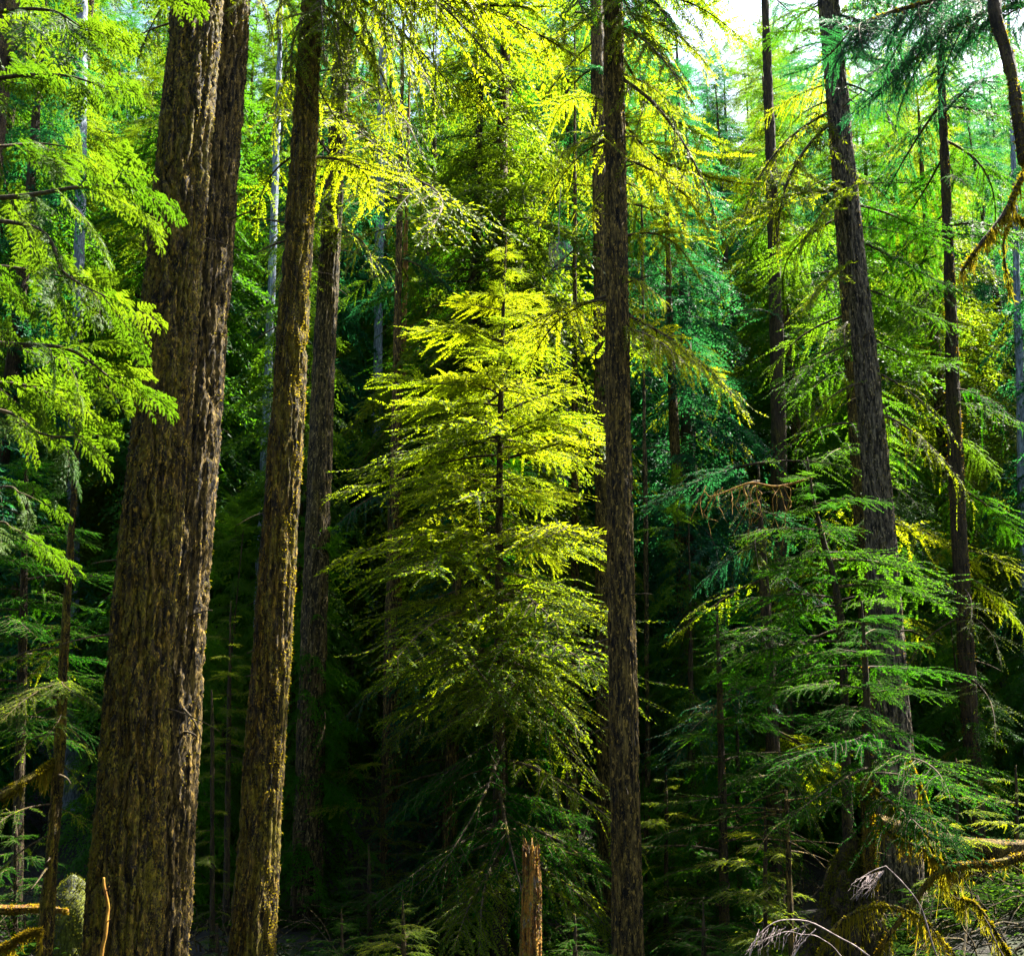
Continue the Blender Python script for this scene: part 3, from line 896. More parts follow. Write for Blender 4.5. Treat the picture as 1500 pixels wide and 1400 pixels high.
# ------------------------------------------------------------------ the cedar at the left edge
def frond_geo(seed, n=10, sec=0.46, pl=0.15, sp=0.056, lw=0.017, droop=0.35, hang=0.3):
    """cedar-like spray one unit long along +X: a fan of side shoots set with lobed pinnae"""
    r = np.random.RandomState(seed)
    N = 12
    t = np.linspace(0, 1, N)
    C = np.stack([t, 0.06 * np.sin(t * 3 + r.uniform(0, 3)), 0.08 * t - droop * t ** 2], 1)
    st, lf = Acc(), Acc()
    tube(st, C, 0.007 * (1 - 0.8 * t), 4)
    B, D, NN, LN, W = [], [], [], [], []

    def pin(base, d, L, nrm):
        m = max(4, int(L / 0.015))
        s = (np.arange(m) + 0.4) / m
        d = d / np.linalg.norm(d)
        lat = np.cross(nrm, d)
        S = base + d * (s * L)[:, None] - np.array([0, 0, 0.25]) * (s ** 2 * L)[:, None]
        for q in (-1, 1):
            B.append(S)
            D.append(d + lat * q * (0.7 + r.normal(0, 0.08, m))[:, None])
            NN.append(nrm + r.normal(0, 0.22, (m, 3)))
            LN.append(0.044 * (1.05 - 0.75 * s) * r.uniform(0.75, 1.2, m) * (0.55 + 0.45 * L / pl))
            W.append(lw * (1.0 - 0.4 * s) * r.uniform(0.85, 1.2, m))
        B.append(base[None])
        D.append(d[None])
        NN.append(nrm[None])
        LN.append(np.array([L * 1.03]))
        W.append(np.array([0.009]))

    up = np.array([0, 0, 1.0])
    for k in range(n):
        tt = 0.05 + 0.92 * (k + r.uniform(-0.25, 0.25)) / n
        tt = min(0.97, max(0.03, tt))
        for sd in (-1, 1):
            if r.uniform() < 0.2:
                continue
            i = int(tt * (N - 1.001))
            f = tt * (N - 1.001) - i
            base = C[i] * (1 - f) + C[i + 1] * f
            L = sec * (min(1, (tt / 0.25) ** 0.7) * (1 - tt) ** 0.8 + 0.10) * r.uniform(0.7, 1.2)
            a = R(56 - 22 * tt + r.normal(0, 8))
            d = np.array([math.cos(a), sd * math.sin(a), -0.05 + r.normal(0, 0.12)])
            m = max(3, int(L / sp))
            s = (np.arange(m) + 0.5) / m
            S = base + d * (s * L)[:, None] + np.array([0.15, 0, 0]) * (s ** 2 * L)[:, None] - np.array([0, 0, hang * r.uniform(0.4, 1.5)]) * (s ** 2 * L)[:, None]
            tube(st, np.vstack([base, S]), np.linspace(0.0035, 0.001, m + 1), 3, False)
            tg = np.gradient(np.vstack([base, S]), axis=0)[1:]
            tg /= np.linalg.norm(tg, axis=1)[:, None]
            tilt = up + r.normal(0, 0.15, 3)
            for j in range(m):
                lat = np.cross(up, tg[j])
                for q in (-1, 1):
                    pin(S[j], tg[j] * 0.8 + lat * q * 0.75 + np.array([0, 0, r.normal(-0.08, 0.12)]), pl * (1.08 - 0.8 * s[j]) * r.uniform(0.75, 1.15), tilt)
            pin(S[-1], tg[-1], pl * 0.5, tilt)
    pin(C[-2], C[-1] - C[-2], pl * 0.9, up)
    kites(lf, np.concatenate(B), np.concatenate(D), np.concatenate(NN), np.concatenate(LN), np.concatenate(W), 0.12, 0.4)
    return st, lf


FROND = []
for i in range(5):
    st, lf = frond_geo(500 + i)
    Vs, Ts, Qs = st.arrays()
    Vl, Tl, _ = lf.arrays()
    FROND.append(to_mesh('frond', np.vstack([Vs, Vl]), np.vstack([Ts, Tl + len(Vs)]), Qs, [M_TWIG, M_CED],
                         np.concatenate([np.zeros(len(Ts)), np.ones(len(Tl)), np.zeros(len(Qs))])))


def cedar_limb(tree, pts, r0, nfr, fl, rnd, spread=(0.2, 1.0), mat=None, sideonly=None):
    """pts: (px, py, d). A limb with hanging fronds as sub-parts."""
    C = catmull([np.array(P(*p)) for p in pts], 40)
    o = np.array(tree.location)
    a = Acc()
    t = np.linspace(0, 1, 40)
    tube(a, C - o, r0 * (1 - 0.8 * t), 7)
    b = link('limb', a.mesh('limb', mat or M_TWIG, True), tree)
    for k in range(nfr):
        u = spread[0] + (spread[1] - spread[0]) * (k + rnd.uniform(0, 0.8)) / nfr
        i = min(38, int(u * 39))
        tg = Vector(C[i + 1] - C[i]).normalized()
        az = math.atan2(tg.y, tg.x) + (1 if k % 2 else -1) * rnd.uniform(0.1, 0.8)
        pit = rnd.uniform(-1.25, 0.2)
        L = fl * rnd.uniform(0.7, 1.35) * (1.15 - 0.35 * u)
        M = Matrix.Translation(Vector(C[i] - o)) @ Matrix.Rotation(az, 4, 'Z') @ Matrix.Rotation(-pit, 4, 'Y') @ Matrix.Rotation(rnd.uniform(-1.25, 0.25), 4, 'X') @ Matrix.Scale(L, 4)
        link('frond', FROND[rnd.randrange(5)], b, M=M)
    # spray at the end
    tg = Vector(C[-1] - C[-3])
    M = Matrix.Translation(Vector(C[-2] - o)) @ Matrix.Rotation(math.atan2(tg.y, tg.x), 4, 'Z') @ Matrix.Rotation(0.35, 4, 'Y') @ Matrix.Rotation(-0.55, 4, 'X') @ Matrix.Scale(fl, 4)
    link('frond', FROND[rnd.randrange(5)], b, M=M)
    return C


rnd = random.Random(91)
cz = gz(-4.6, 5.6)
CE = thing('cedar_tree', 'cedar at the left edge whose bright fern like sprays hang before the thickest trunk', 'tree', (-4.6, 5.6, cz - 0.1))
zz = np.linspace(0, 11, 160)
Cc = np.stack([0 * zz - 0.0 + 0.05 * np.sin(zz), 0 * zz, zz], 1)
V, T, Q, S, Nn = trunk_geo(Cc, 0.28 * (1 - 0.04 * zz), 50, 0.02, 0.05, 41)
link('trunk', to_mesh('trunk', V, T, Q, [M_BARK2], None, True), CE)
for pts, r0, n, fl in [
    ([(-260, 300, 5.6), (0, 290, 5.4), (110, 275, 5.2), (190, 270, 5.1)], 0.022, 16, 0.52),
    ([(-260, 180, 5.6), (-30, 120, 5.6), (80, 110, 5.5), (150, 125, 5.4)], 0.022, 14, 0.50),
    ([(-240, 480, 5.5), (0, 503, 5.2), (100, 512, 5.0), (170, 560, 5.0)], 0.020, 14, 0.46),
    ([(-200, 320, 5.2), (40, 330, 5.0), (95, 400, 4.9), (165, 440, 4.9)], 0.016, 12, 0.42),
    ([(-240, 640, 5.6), (-20, 600, 5.3), (60, 635, 5.1), (110, 640, 5.0)], 0.016, 10, 0.42),
    ([(-200, 760, 5.4), (-10, 715, 5.2), (30, 722, 5.1), (60, 735, 5.1)], 0.010, 4, 0.24),
    ([(-260, 60, 6.0), (-20, 20, 6.0), (70, 15, 5.9), (120, 40, 5.9)], 0.022, 12, 0.55),
    ([(-240, 400, 6.0), (-20, 390, 6.2), (60, 400, 6.2), (120, 410, 6.2)], 0.018, 14, 0.50),
    ([(-240, 210, 6.4), (-30, 215, 6.6), (50, 210, 6.8), (100, 215, 6.8)], 0.018, 14, 0.55),
    ([(-240, 560, 6.2), (-20, 560, 6.4), (40, 565, 6.5), (80, 580, 6.5)], 0.018, 12, 0.50),
    ([(-240, 20, 7.0), (0, -30, 7.2), (120, -40, 7.4), (230, -20, 7.6)], 0.022, 14, 0.6),
    ([(-200, 850, 6.0), (-20, 770, 6.0), (20, 775, 6.0), (60, 800, 6.0)], 0.012, 7, 0.40)]:
    cedar_limb(CE, pts, r0, max(3, int(n * 0.55)), fl * 0.95, rnd, (0.25, 1.0))

# dark trunk cutting the top left corner
T0, C0, R0 = near_trunk('dark_fir', 'dark trunk cut off by the top left corner of the view',
    [(-60, 16, 34), (0, 10, 36), (160, -10, 38), (700, -70, 44)], 9.0, M_BARKD, 44, 0.05, 0.02, 0.05, 12, 900, 0.03)
for py, dx, dy in ((60, 60, 45), (75, 48, 70)):
    a = Acc()
    c = C0[at_px(C0, py)] - C0[0]
    q = np.array(P(15 + dx, py + dy, 8.8)) - C0[0]
    tube(a, catmull([c, (c + q) / 2 + np.array([0, 0, 0.03]), q], 10), np.linspace(0.035, 0.008, 10), 6)
    link('dead_branch', a.mesh('dead_branch', M_BARKD, True), T0)


# ------------------------------------------------------------------ the moss draped tree past the right edge
def mossy_limb(tree, pts, r0, r1, nst, seed, lmax=0.3, w=0.02, twigs=0, mat=None, mossname='hanging_moss', tuft=0.03):
    C = catmull([np.array(P(*p)) for p in pts], 36)
    o = np.array(tree.location)
    t = np.linspace(0, 1, 36)
    rr = r0 + (r1 - r0) * t
    V, T, Q, S, Nn = trunk_geo(C - o, rr, 14, 0.3 * r0, 0.03, seed)
    b = link('limb', to_mesh('limb', V, T, Q, [mat or M_BARK1], None, True), tree)
    if nst:
        strands(b, C - o, nst, seed, 0.04, lmax, w)
    moss_on(b, S, Nn, int(800 + nst), seed, tuft)
    return C


tz = gz(6.7, 10)
MT = thing('moss_draped_tree', 'tree at the right edge, its dark drooping limb hung with ragged yellow moss', 'tree', (6.7, 10.0, tz - 0.1))
Cc = np.stack([0.06 * np.sin(zz), 0 * zz, zz], 1)
V, T, Q, S, Nn = trunk_geo(Cc, 0.24 * (1 - 0.05 * zz), 40, 0.02, 0.05, 43)
link('trunk', to_mesh('trunk', V, T, Q, [M_BARKD], None, True), MT)
moss_on(MT, S, Nn, 1500, 44, 0.03)
mossy_limb(MT, [(1620, -120, 9.8), (1500, -90, 9), (1458, 0, 8.5), (1478, 90, 8.4), (1490, 160, 8.3), (1500, 240, 8.3)], 0.075, 0.045, 420, 61, 0.3, w=0.014, mat=M_BARKD)
mossy_limb(MT, [(1640, 180, 9.6), (1540, 210, 8.6), (1500, 255, 8.4), (1475, 305, 8.3), (1440, 352, 8.2), (1408, 398, 8.2)], 0.028, 0.012, 520, 62, 0.34, w=0.014, mat=M_BARKD)
mossy_limb(MT, [(1640, 300, 9.6), (1530, 330, 8.6), (1485, 320, 8.4), (1470, 360, 8.4), (1480, 430, 8.4)], 0.025, 0.006, 160, 63, 0.2)
rnd = random.Random(19)
for pts in ([(1640, -160, 9.6), (1500, -60, 9.4), (1400, -10, 9.2), (1300, 20, 9.0), (1235, 45, 8.9)], [(1640, -60, 9.8), (1520, 0, 10), (1440, 20, 10), (1370, 60, 10), (1330, 95, 10)]):
    Cl = mossy_limb(MT, pts, 0.05, 0.008, 60, 64 + len(pts[0]), 0.12, 0.012)
    for k in range(34):
        i = int(6 + 29 * (k + rnd.random()) / 34)
        tg = Cl[min(35, i + 1)] - Cl[i - 1]
        az = math.atan2(tg[1], tg[0]) + (1 if k % 2 else -1) * rnd.uniform(0.3, 1.2)
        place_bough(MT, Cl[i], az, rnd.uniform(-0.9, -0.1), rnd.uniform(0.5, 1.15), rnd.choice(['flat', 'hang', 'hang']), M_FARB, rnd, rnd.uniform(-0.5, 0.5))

# ------------------------------------------------------------------ distant single trunks that show pale between the crowns
for name, label, smp, d, mat in [
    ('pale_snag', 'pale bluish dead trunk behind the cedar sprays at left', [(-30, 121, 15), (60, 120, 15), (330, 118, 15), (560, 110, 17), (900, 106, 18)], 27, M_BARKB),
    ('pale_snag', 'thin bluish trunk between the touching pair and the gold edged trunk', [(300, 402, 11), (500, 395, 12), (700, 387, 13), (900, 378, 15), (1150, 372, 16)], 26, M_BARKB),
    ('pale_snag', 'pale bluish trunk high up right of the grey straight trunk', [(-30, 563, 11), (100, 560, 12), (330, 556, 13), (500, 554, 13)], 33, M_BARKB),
    ('background_trunk', 'thin reddish trunk seen left of the sunlit hemlock crown', [(380, 594, 7), (560, 590, 8), (700, 586, 10), (900, 583, 11)], 26, M_BARKO),
    ('background_trunk', 'orange brown trunk low behind the left boughs of the sunlit hemlock', [(600, 580, 14), (760, 577, 17), (900, 573, 19), (1100, 570, 20)], 22, M_BARK2),
    ('background_trunk', 'short lit trunk behind the left lower boughs of the sunlit hemlock', [(950, 668, 16), (1050, 664, 19), (1200, 660, 22), (1400, 656, 26)], 20, M_BARK2),
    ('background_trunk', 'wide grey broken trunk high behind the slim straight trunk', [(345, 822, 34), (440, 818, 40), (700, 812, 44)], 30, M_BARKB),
    ('background_trunk', 'brown trunk half hidden by the upper slim straight trunk', [(-30, 874, 20), (90, 876, 21), (430, 881, 23), (900, 886, 28), (1300, 890, 32)], 22, M_BARK2),
    ('background_trunk', 'narrow trunk beside the lower right boughs of the sunlit hemlock', [(760, 842, 12), (850, 842, 13), (1000, 840, 15), (1250, 838, 17)], 23, M_BARK2),
    ('background_trunk', 'dark trunk in the shade left of the young hemlock tiers', [(700, 1010, 24), (800, 1013, 26), (900, 1014, 28), (1200, 1018, 32)], 26, M_BARKD),
    ('background_trunk', 'slender pale pole just right of the slim straight trunk', [(620, 944, 5), (700, 945, 6), (900, 947, 7), (1150, 949, 8)], 22, M_BARK3),
    ('background_trunk', 'dark trunk above the young hemlock tiers left of the leaning trunk', [(200, 1128, 15), (480, 1138, 20), (700, 1141, 24), (1000, 1146, 28)], 25, M_BARKD),
    ('background_trunk', 'trunk framed by low hemlock shelves right of the shaded hemlock', [(900, 1122, 18), (1050, 1130, 21), (1400, 1140, 26)], 19, M_BARKD),
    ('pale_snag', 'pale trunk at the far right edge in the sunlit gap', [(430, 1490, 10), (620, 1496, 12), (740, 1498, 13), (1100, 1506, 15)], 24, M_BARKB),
    ('background_trunk', 'thin broken pole in the dark at lower right of the shaded hemlock', [(1180, 1152, 7), (1250, 1155, 8), (1400, 1160, 9)], 14, M_BARK2),
    ]:
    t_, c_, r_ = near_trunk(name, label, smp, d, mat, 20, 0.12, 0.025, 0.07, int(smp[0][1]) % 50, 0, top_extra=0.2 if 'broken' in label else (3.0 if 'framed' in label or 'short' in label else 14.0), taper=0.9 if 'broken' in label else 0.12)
    stubs(t_, c_, r_, 14, rd, c_[0][2] + 2, c_[-1][2], mat, 0.3, 1.4)
    if name == 'background_trunk' and 'broken' not in label and 'pole' not in label:
        zt = c_[-1][2]
        for k in range(15):
            z = c_[0][2] + (zt - c_[0][2]) * rd.uniform(0.35, 1.0)
            i = int(np.argmin(np.abs(c_[:, 2] - z)))
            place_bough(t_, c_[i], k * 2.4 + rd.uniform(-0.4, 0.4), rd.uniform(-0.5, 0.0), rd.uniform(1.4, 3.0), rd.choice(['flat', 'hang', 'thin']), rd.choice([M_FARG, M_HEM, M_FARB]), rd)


# ------------------------------------------------------------------ background forest on the slope
def far_crown(seed, H=24.0, rad=3.2, c0=0.22, nb=120, ragged=0.3, dens=1.0):
    """crown of a whole conifer, boughs merged; unit: metres"""
    r = np.random.RandomState(seed)
    protos = [bough_geo(900 + seed * 3 + k, n_sec=17, sec_len=0.44, droop=0.42, up=0.05, hang=0.45, tl=0.100, tw=0.0195, sp=0.040, wood=False, gaps=0.2, rad=0.006) for k in range(3)]
    leaf, wood = Acc(), Acc()
    for k in range(nb):
        u = (k + r.uniform(0, 1)) / nb
        z = H * (c0 + (0.995 - c0) * u)
        shp = (0.05 + (1 - u) ** 0.65) * (0.55 + 0.45 * min(1, u * 5))
        L = max(0.45, rad * shp * r.uniform(1 - ragged, 1 + ragged * 0.7))
        az = r.uniform(0, 2 * np.pi)
        pit = -0.45 + 0.55 * u + r.uniform(-0.18, 0.18)
        if u > 0.9:                     # the leading shoot and its last whorls point upwards
            L = max(L, 0.9 + 3.0 * (1 - u))
            pit = 0.2 + 9.0 * (u - 0.9) + r.uniform(-0.2, 0.2)
        M = np.array(Matrix.Rotation(az, 3, 'Z') @ Matrix.Rotation(-pit, 3, 'Y') @ Matrix.Rotation(r.uniform(-0.4, 0.4), 3, 'X'))
        wd, lf = protos[r.randint(3)]
        for src, dst in ((wd, wood), (lf, leaf)):
            V, T, Q = src.arrays()
            dst.add((V * L) @ M.T + np.array([0, 0, z]), T, Q)
    return leaf, wood


def far_trunk(seed, H, r0):
    z = np.linspace(0, H * 0.95, 40)
    r = np.random.RandomState(seed)
    C = np.stack([0.15 * np.sin(z * 0.2 + r.uniform(0, 6)), 0.15 * np.sin(z * 0.17 + r.uniform(0, 6)), z], 1)
    C[:, :2] -= C[0, :2]
    V, T, Q, _, _ = trunk_geo(C, r0 * (1 - 0.96 * z / H), 14, 0.03, 0.08, seed)
    return V, T, Q


FAR = []
for i, (H, rad, c0, nb, rg, mat, bm) in enumerate([
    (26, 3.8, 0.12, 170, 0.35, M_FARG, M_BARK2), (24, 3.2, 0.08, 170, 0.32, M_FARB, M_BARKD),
    (28, 4.0, 0.18, 160, 0.42, M_FARY, M_BARK3), (21, 3.5, 0.06, 170, 0.35, M_FARG, M_BARK2),
    (12, 2.5, 0.03, 110, 0.35, M_HEMG, M_BARKD), (9, 2.2, 0.03, 80, 0.35, M_FARG, M_BARKD)]):
    leaf, wood = far_crown(i + 1, H, rad, c0, nb, rg)
    Vt, Tt, Qt = far_trunk(i + 1, H, 0.30 if H > 15 else 0.11)
    FAR.append((H, to_mesh('trunk', Vt, Tt, Qt, [bm], None, True), leaf.mesh('crown', mat), wood.mesh('limbs', M_TWIG)))
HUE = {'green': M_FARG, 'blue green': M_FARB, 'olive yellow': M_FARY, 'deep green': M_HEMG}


def fill_tree(t, k, hue):
    H, tm, cm, wm = FAR[k]
    link('trunk', tm, t)
    c = link('crown', cm, t)
    c.material_slots[0].link = 'OBJECT'
    c.material_slots[0].material = HUE[hue]
    link('limbs', wm, t)


SLOTS = [(120, 'behind the cedar sprays'), (250, 'left of the thickest trunk'), (340, 'behind the touching trunk pair'), (450, 'left of the gold edged trunk'),
         (560, 'right of the grey straight trunk'), (660, 'behind the sunlit hemlock at left'), (760, 'straight behind the sunlit hemlock'),
         (880, 'behind the sunlit hemlock at right'), (980, 'right of the slim straight trunk'), (1090, 'behind the shaded hemlock'),
         (1200, 'left of the leaning trunk'), (1300, 'behind the leaning trunk'), (1400, 'left of the narrow mossy trunk'), (9999, 'right of the narrow mossy trunk')]


TARGETS = [(1.4, 13, 6.0, 2.6), (0.0, 17.5, 5.0, 3.2), (-2.6, 12.5, 8.5, 2.6), (-3, 5.4, 5.0, 2.2), (5, 16, 8.5, 2.6), (0.8, 13.5, 9.0, 3)]


def sun_top(x, y):
    """height below which a tree at (x, y) leaves the clearing's foliage in the sun"""
    u = (math.sin(SUN_AZ), math.cos(SUN_AZ))
    top = 1e9
    for tx, ty, tz_, w in TARGETS:
        al = (x - tx) * u[0] + (y - ty) * u[1]
        pe = abs((x - tx) * u[1] - (y - ty) * u[0])
        if al > 0 and pe < w:
            top = min(top, tz_ + al * math.tan(SUN_EL) - 0.5)
    return top


def far_tree(x, y, k, s, rot):
    H = FAR[k][0]
    hue = rnd.choices(['green', 'blue green', 'olive yellow', 'deep green'], [4, 2.6, 2, 1.4] if k < 4 else [3, 1, 1, 4])[0]
    z = gz(x, y) - 0.2
    qx, qy, dep = pix((x, y, z + H * s * 0.6))
    slot = next(n for lim, n in SLOTS if qx < lim)
    size = 'small' if H < 15 else ('tall' if H * s > 25 else 'medium')
    where = 'near' if y < 34 else ('halfway up' if y < 58 else 'high on')
    wh = 'low on slope' if where == 'near' else ('mid slope' if where == 'halfway up' else 'high on slope')
    t = thing('conifer', '%s %s conifer %s, %s' % (size, hue, wh, slot), 'tree', (x, y, z), 'background conifers on the slope')
    t.rotation_euler = (0, 0, rot)
    t.scale = (s, s, s)
    fill_tree(t, k, hue)
    return t


rnd = random.Random(2024)
placed = []


def try_place(x, y, mind):
    for a, b in placed:
        if (a - x) ** 2 + (b - y) ** 2 < mind * mind:
            return False
    placed.append((x, y))
    return True


n_far = 0
for _ in range(6000):
    y = 23 + 92 * rnd.random() ** 1.25
    x = rnd.uniform(-1, 1) * (0.545 * y + 2)
    px = 750 + FPX * x / (y * 1.03)
    if any(abs(px - a_) < 38 and y < d_ for a_, d_ in ((118, 27), (392, 26), (560, 33), (820, 30))):
        continue
    if not try_place(x, y, 2.5 + y * 0.024):
        continue
    k = rnd.randrange(4)
    s = rnd.uniform(0.85, 1.35)
    z = gz(x, y)
    zmax = sun_top(x, y)
    # the sky opens at upper right: trees there stay lower
    if px > 990:
        lim = 75 if px > 1230 else (35 if px < 1130 else 5)
        zmax = min(zmax, P(750, lim + rnd.uniform(-15, 60), y).z)
    elif px > 910:
        zmax = min(zmax, P(750, -110 + rnd.uniform(-40, 60), y).z)
    H = FAR[k][0] * s
    if z + H > zmax:
        s *= (zmax - z) / H
        if s < 0.35:
            continue
    elif px < 910 and z + H < P(750, 0, y).z and y > 30:
        s = min(1.55, (P(750, rnd.uniform(-120, 60), y).z - z) / FAR[k][0])
    elif px >= 910 and y > 34 and z + H < zmax - 3 and zmax < 1e8:
        s = min(1.5, (zmax - z) / FAR[k][0])
    far_tree(x, y, k, s, rnd.uniform(0, 6.28))
    n_far += 1
    if n_far >= 225:
        break
# young growth filling the foot of the slope
n_y = 0
for _ in range(1500):
    y = rnd.uniform(19, 44)
    x = rnd.uniform(-1, 1) * (0.58 * y + 2)
    px = 750 + FPX * x / y
    if any(abs(px - a_) < 30 and y < d_ for a_, d_ in ((118, 27), (392, 26))):
        continue
    if not try_place(x, y, 1.7):
        continue
    far_tree(x, y, rnd.choice([4, 5, 5]), rnd.uniform(0.35, 1.0), rnd.uniform(0, 6.28))
    n_y += 1
    if n_y >= 70:
        break
# unseen conifers added on the sun side to shade the lower right
for x, y in ((19, 12), (26, 23), (29, 29), (31, 20), (22, 9), (34, 27), (30, 36), (27, 13), (38, 43)):
    k = rnd.randrange(4)
    z = gz(x, y)
    s = min(rnd.uniform(0.9, 1.25), (sun_top(x, y) - z) / FAR[k][0])
    if s > 0.3:
        far_tree(x, y, k, s, rnd.uniform(0, 6.28))
# unseen conifers added behind the camera to cut the sky fill
for x, y in ((-9, -6), (-4, -11), (2, -8), (10, -7), (-13, 0), (3, -17), (13, -14), (-16, -8), (17, -2), (-14, 7)):
    k, hue = rnd.randrange(4), rnd.choice(['green', 'deep green'])
    t = thing('conifer', 'tall %s conifer added behind the viewer to cut sky light, unseen' % hue, 'tree', (x, y, gz(x, y) - 0.2), 'added conifers behind the viewer')
    t.rotation_euler = (0, 0, rnd.uniform(0, 6.28))
    t.scale = [rnd.uniform(0.95, 1.25)] * 3
    fill_tree(t, k, hue)
# trees that would share a label are told apart by their order from left to right
_same = {}
for o in list(COL.objects):
    if o.parent is None and o.get('group') == 'background conifers on the slope':
        H_ = max(8, o.dimensions.z)
        q = pix(o.location + Vector((0, 0, 8 * o.scale.z)))
        if q[2] > 0 and -60 < q[0] < 1560:
            _same.setdefault(o['label'], []).append((q[0], o))
        else:
            o['label'] = o['label'].split(' low on')[0].split(' mid slope')[0].split(' high on')[0] + (' past the right edge, outside the picture' if o.location.x > 0 else ' past the left edge, outside the picture')
for lab, lst in _same.items():
    if len(lst) > 1:
        lst.sort(key=lambda e: e[0])
        names = ['leftmost'] + ['%s from left' % w for w in ('second', 'third', 'fourth', 'fifth', 'sixth', 'seventh', 'eighth', 'ninth', 'tenth', 'eleventh', 'twelfth')][:len(lst) - 2] + ['rightmost']
        for nm, (_, o) in zip(names, lst):
            o['label'] = nm + ' ' + lab


# ------------------------------------------------------------------ small things at the bottom of the view
# broken snag
def snag(label, x0, y0, d):
    smp = [(1240, 778, 25), (1300, 779, 28), (1400, 777, 32)]
    C, rr = trunk_path(smp, d, 0, 0.012)
    base = C[0].copy()
    t = thing('broken_snag', label, 'snag', tuple(base))
    V, T, Q, S, Nn = trunk_geo(C - base, rr, 56, 0.014, 0.02, 71, zst=0.12)
    m, ns = S.shape[:2]
    V = V.copy()
    # splintered top: the last ring of points breaks off at different heights, the middle is rotten away
    th = np.arange(ns) * 2 * np.pi / ns
    rg = np.random.RandomState(4)
    jag = np.repeat(rg.uniform(-0.11, 0.05, ns // 2), 2)[:ns]
    jag = jag + 0.05 * np.cos(th - 2.6)
    for q in range(11):
        V[(m - 1 - q) * ns:(m - q) * ns, 2] += jag * (1 - q / 11.0)
    V[-1, 2] -= 0.10
    link('trunk', to_mesh('trunk', V, T, Q, [M_BARKO], None, False), t)
    a = Acc()
    for k in range(16):
        an = rg.uniform(0, 6.28)
        q = rg.uniform(0.3, 0.85) * rr[-1]
        p = C[-1] - base + np.array([math.cos(an) * q, math.sin(an) * q, -0.08])
        h = rg.uniform(0.06, 0.13)
        tube(a, np.stack([p, p + [0, 0, h * 0.6], p + [rg.normal(0, 0.006), rg.normal(0, 0.006), h]]), [0.010, 0.007, 0.001], 4)
    link('splinters', a.mesh('splinters', M_BARKO), t)
    moss_on(t, S, Nn, 900, 72, 0.012, side=(1, -0.2, 0))


snag('broken orange brown snag with a splintered top at bottom centre', 778, 1240, 8.5)


def rock(label, px, py, d, rad, sq, seed):
    c = P(px, py, d)
    import bmesh
    bm = bmesh.new()
    bmesh.ops.create_icosphere(bm, subdivisions=5, radius=1)
    V = np.array([v.co[:] for v in bm.verts])
    F = np.array([[v.index for v in f.verts] for f in bm.faces])
    bm.free()
    Nn = V.copy()
    V = V * (1 + 0.30 * noise3(V * 1.1 + seed) + 0.10 * noise3(V * 3 + seed) + 0.03 * noise3(V * 9 + seed))[:, None] * rad * np.array(sq)
    t = thing('mossy_boulder', label, 'boulder', tuple(c))
    link('rock', to_mesh('rock', V, F, None, [M_ROCK], None, True), t)
    r = np.random.RandomState(seed)
    i = r.randint(0, len(V), 6000)
    i = i[(Nn[i, 2] + r.normal(0, 0.4, len(i))) > -0.1]
    a = Acc()
    kites(a, V[i] + r.normal(0, 0.004, (len(i), 3)), Nn[i] + r.normal(0, 0.6, (len(i), 3)), r.normal(size=(len(i), 3)), 0.03 * r.uniform(0.5, 1.3, len(i)), 0.014 * np.ones(len(i)))
    link('moss', a.mesh('moss', M_MOSSG), t, kind='stuff')


M_MOSSG = leaf_mat('boulder_moss', (0.045, 0.055, 0.006), (0.085, 0.095, 0.008), (0.14, 0.14, 0.006), 0.4, 0.1, 0.9)
M_ROCK = bark_mat('mossy_rock', (0.02, 0.02, 0.017), (0.055, 0.06, 0.04), (0.12, 0.12, 0.1), moss=(0.07, 0.08, 0.008), moss_amt=0.75, zsq=1, scale=8)
rock('mossy green boulder between the thin bent stem and the thickest trunk', 104, 1385, 12.5, 0.62, (0.62, 0.6, 1.15), 5)


def stick(name, label, paths, mat, cat='branch', group=None):
    """bare sticks; paths: list of (list of (px,py,d), r0, r1); the first one is the stem"""
    base = P(*paths[0][0][0])
    t = thing(name, label, cat, tuple(base), group)
    for k, (pts, r0, r1) in enumerate(paths):
        C = catmull([np.array(P(*p)) for p in pts], 26) - np.array(base)
        rr = np.random.RandomState(k)
        tt_ = np.linspace(0, 1, 26)
        amp = min(0.022, 0.05 * float(np.linalg.norm(C[-1] - C[0])))
        for h in (2, 5, 9):
            C += amp / h ** 0.6 * np.sin(tt_[:, None] * h * 3.1 + rr.uniform(0, 6, 3)) * np.sin(tt_ * 3.14)[:, None] * rr.uniform(0.3, 1, 3)
        a = Acc()
        tube(a, C, np.linspace(r0, r1, 26), 7)
        link('stem' if k == 0 else 'twig', a.mesh('stem', mat, True), t)
    return t


stick('bare_stick', 'golden bare stick standing in front of the thickest trunk foot',
      [([(146, 1420, 7), (152, 1385, 7), (157, 1345, 7), (153, 1310, 7), (152, 1285, 7)], 0.016, 0.008), ([(154, 1310, 7), (157, 1302, 6.95), (160, 1298, 6.9)], 0.004, 0.002), ([(157, 1350, 7), (161, 1346, 6.95)], 0.004, 0.002)], M_GOLD)
tw = [([(1292, 1415, 7.5), (1276, 1400, 7.5), (1240, 1375, 7.5), (1190, 1354, 7.5), (1145, 1349, 7.5), (1112, 1366, 7.5), (1097, 1402, 7.5)], 0.0075, 0.0025),
      ([(1240, 1410, 7.6), (1222, 1388, 7.6), (1190, 1369, 7.6), (1150, 1365, 7.6), (1105, 1380, 7.6)], 0.0045, 0.002),
      ([(1160, 1402, 7.4), (1178, 1378, 7.4), (1195, 1360, 7.4)], 0.006, 0.003)]
rnd = random.Random(8)
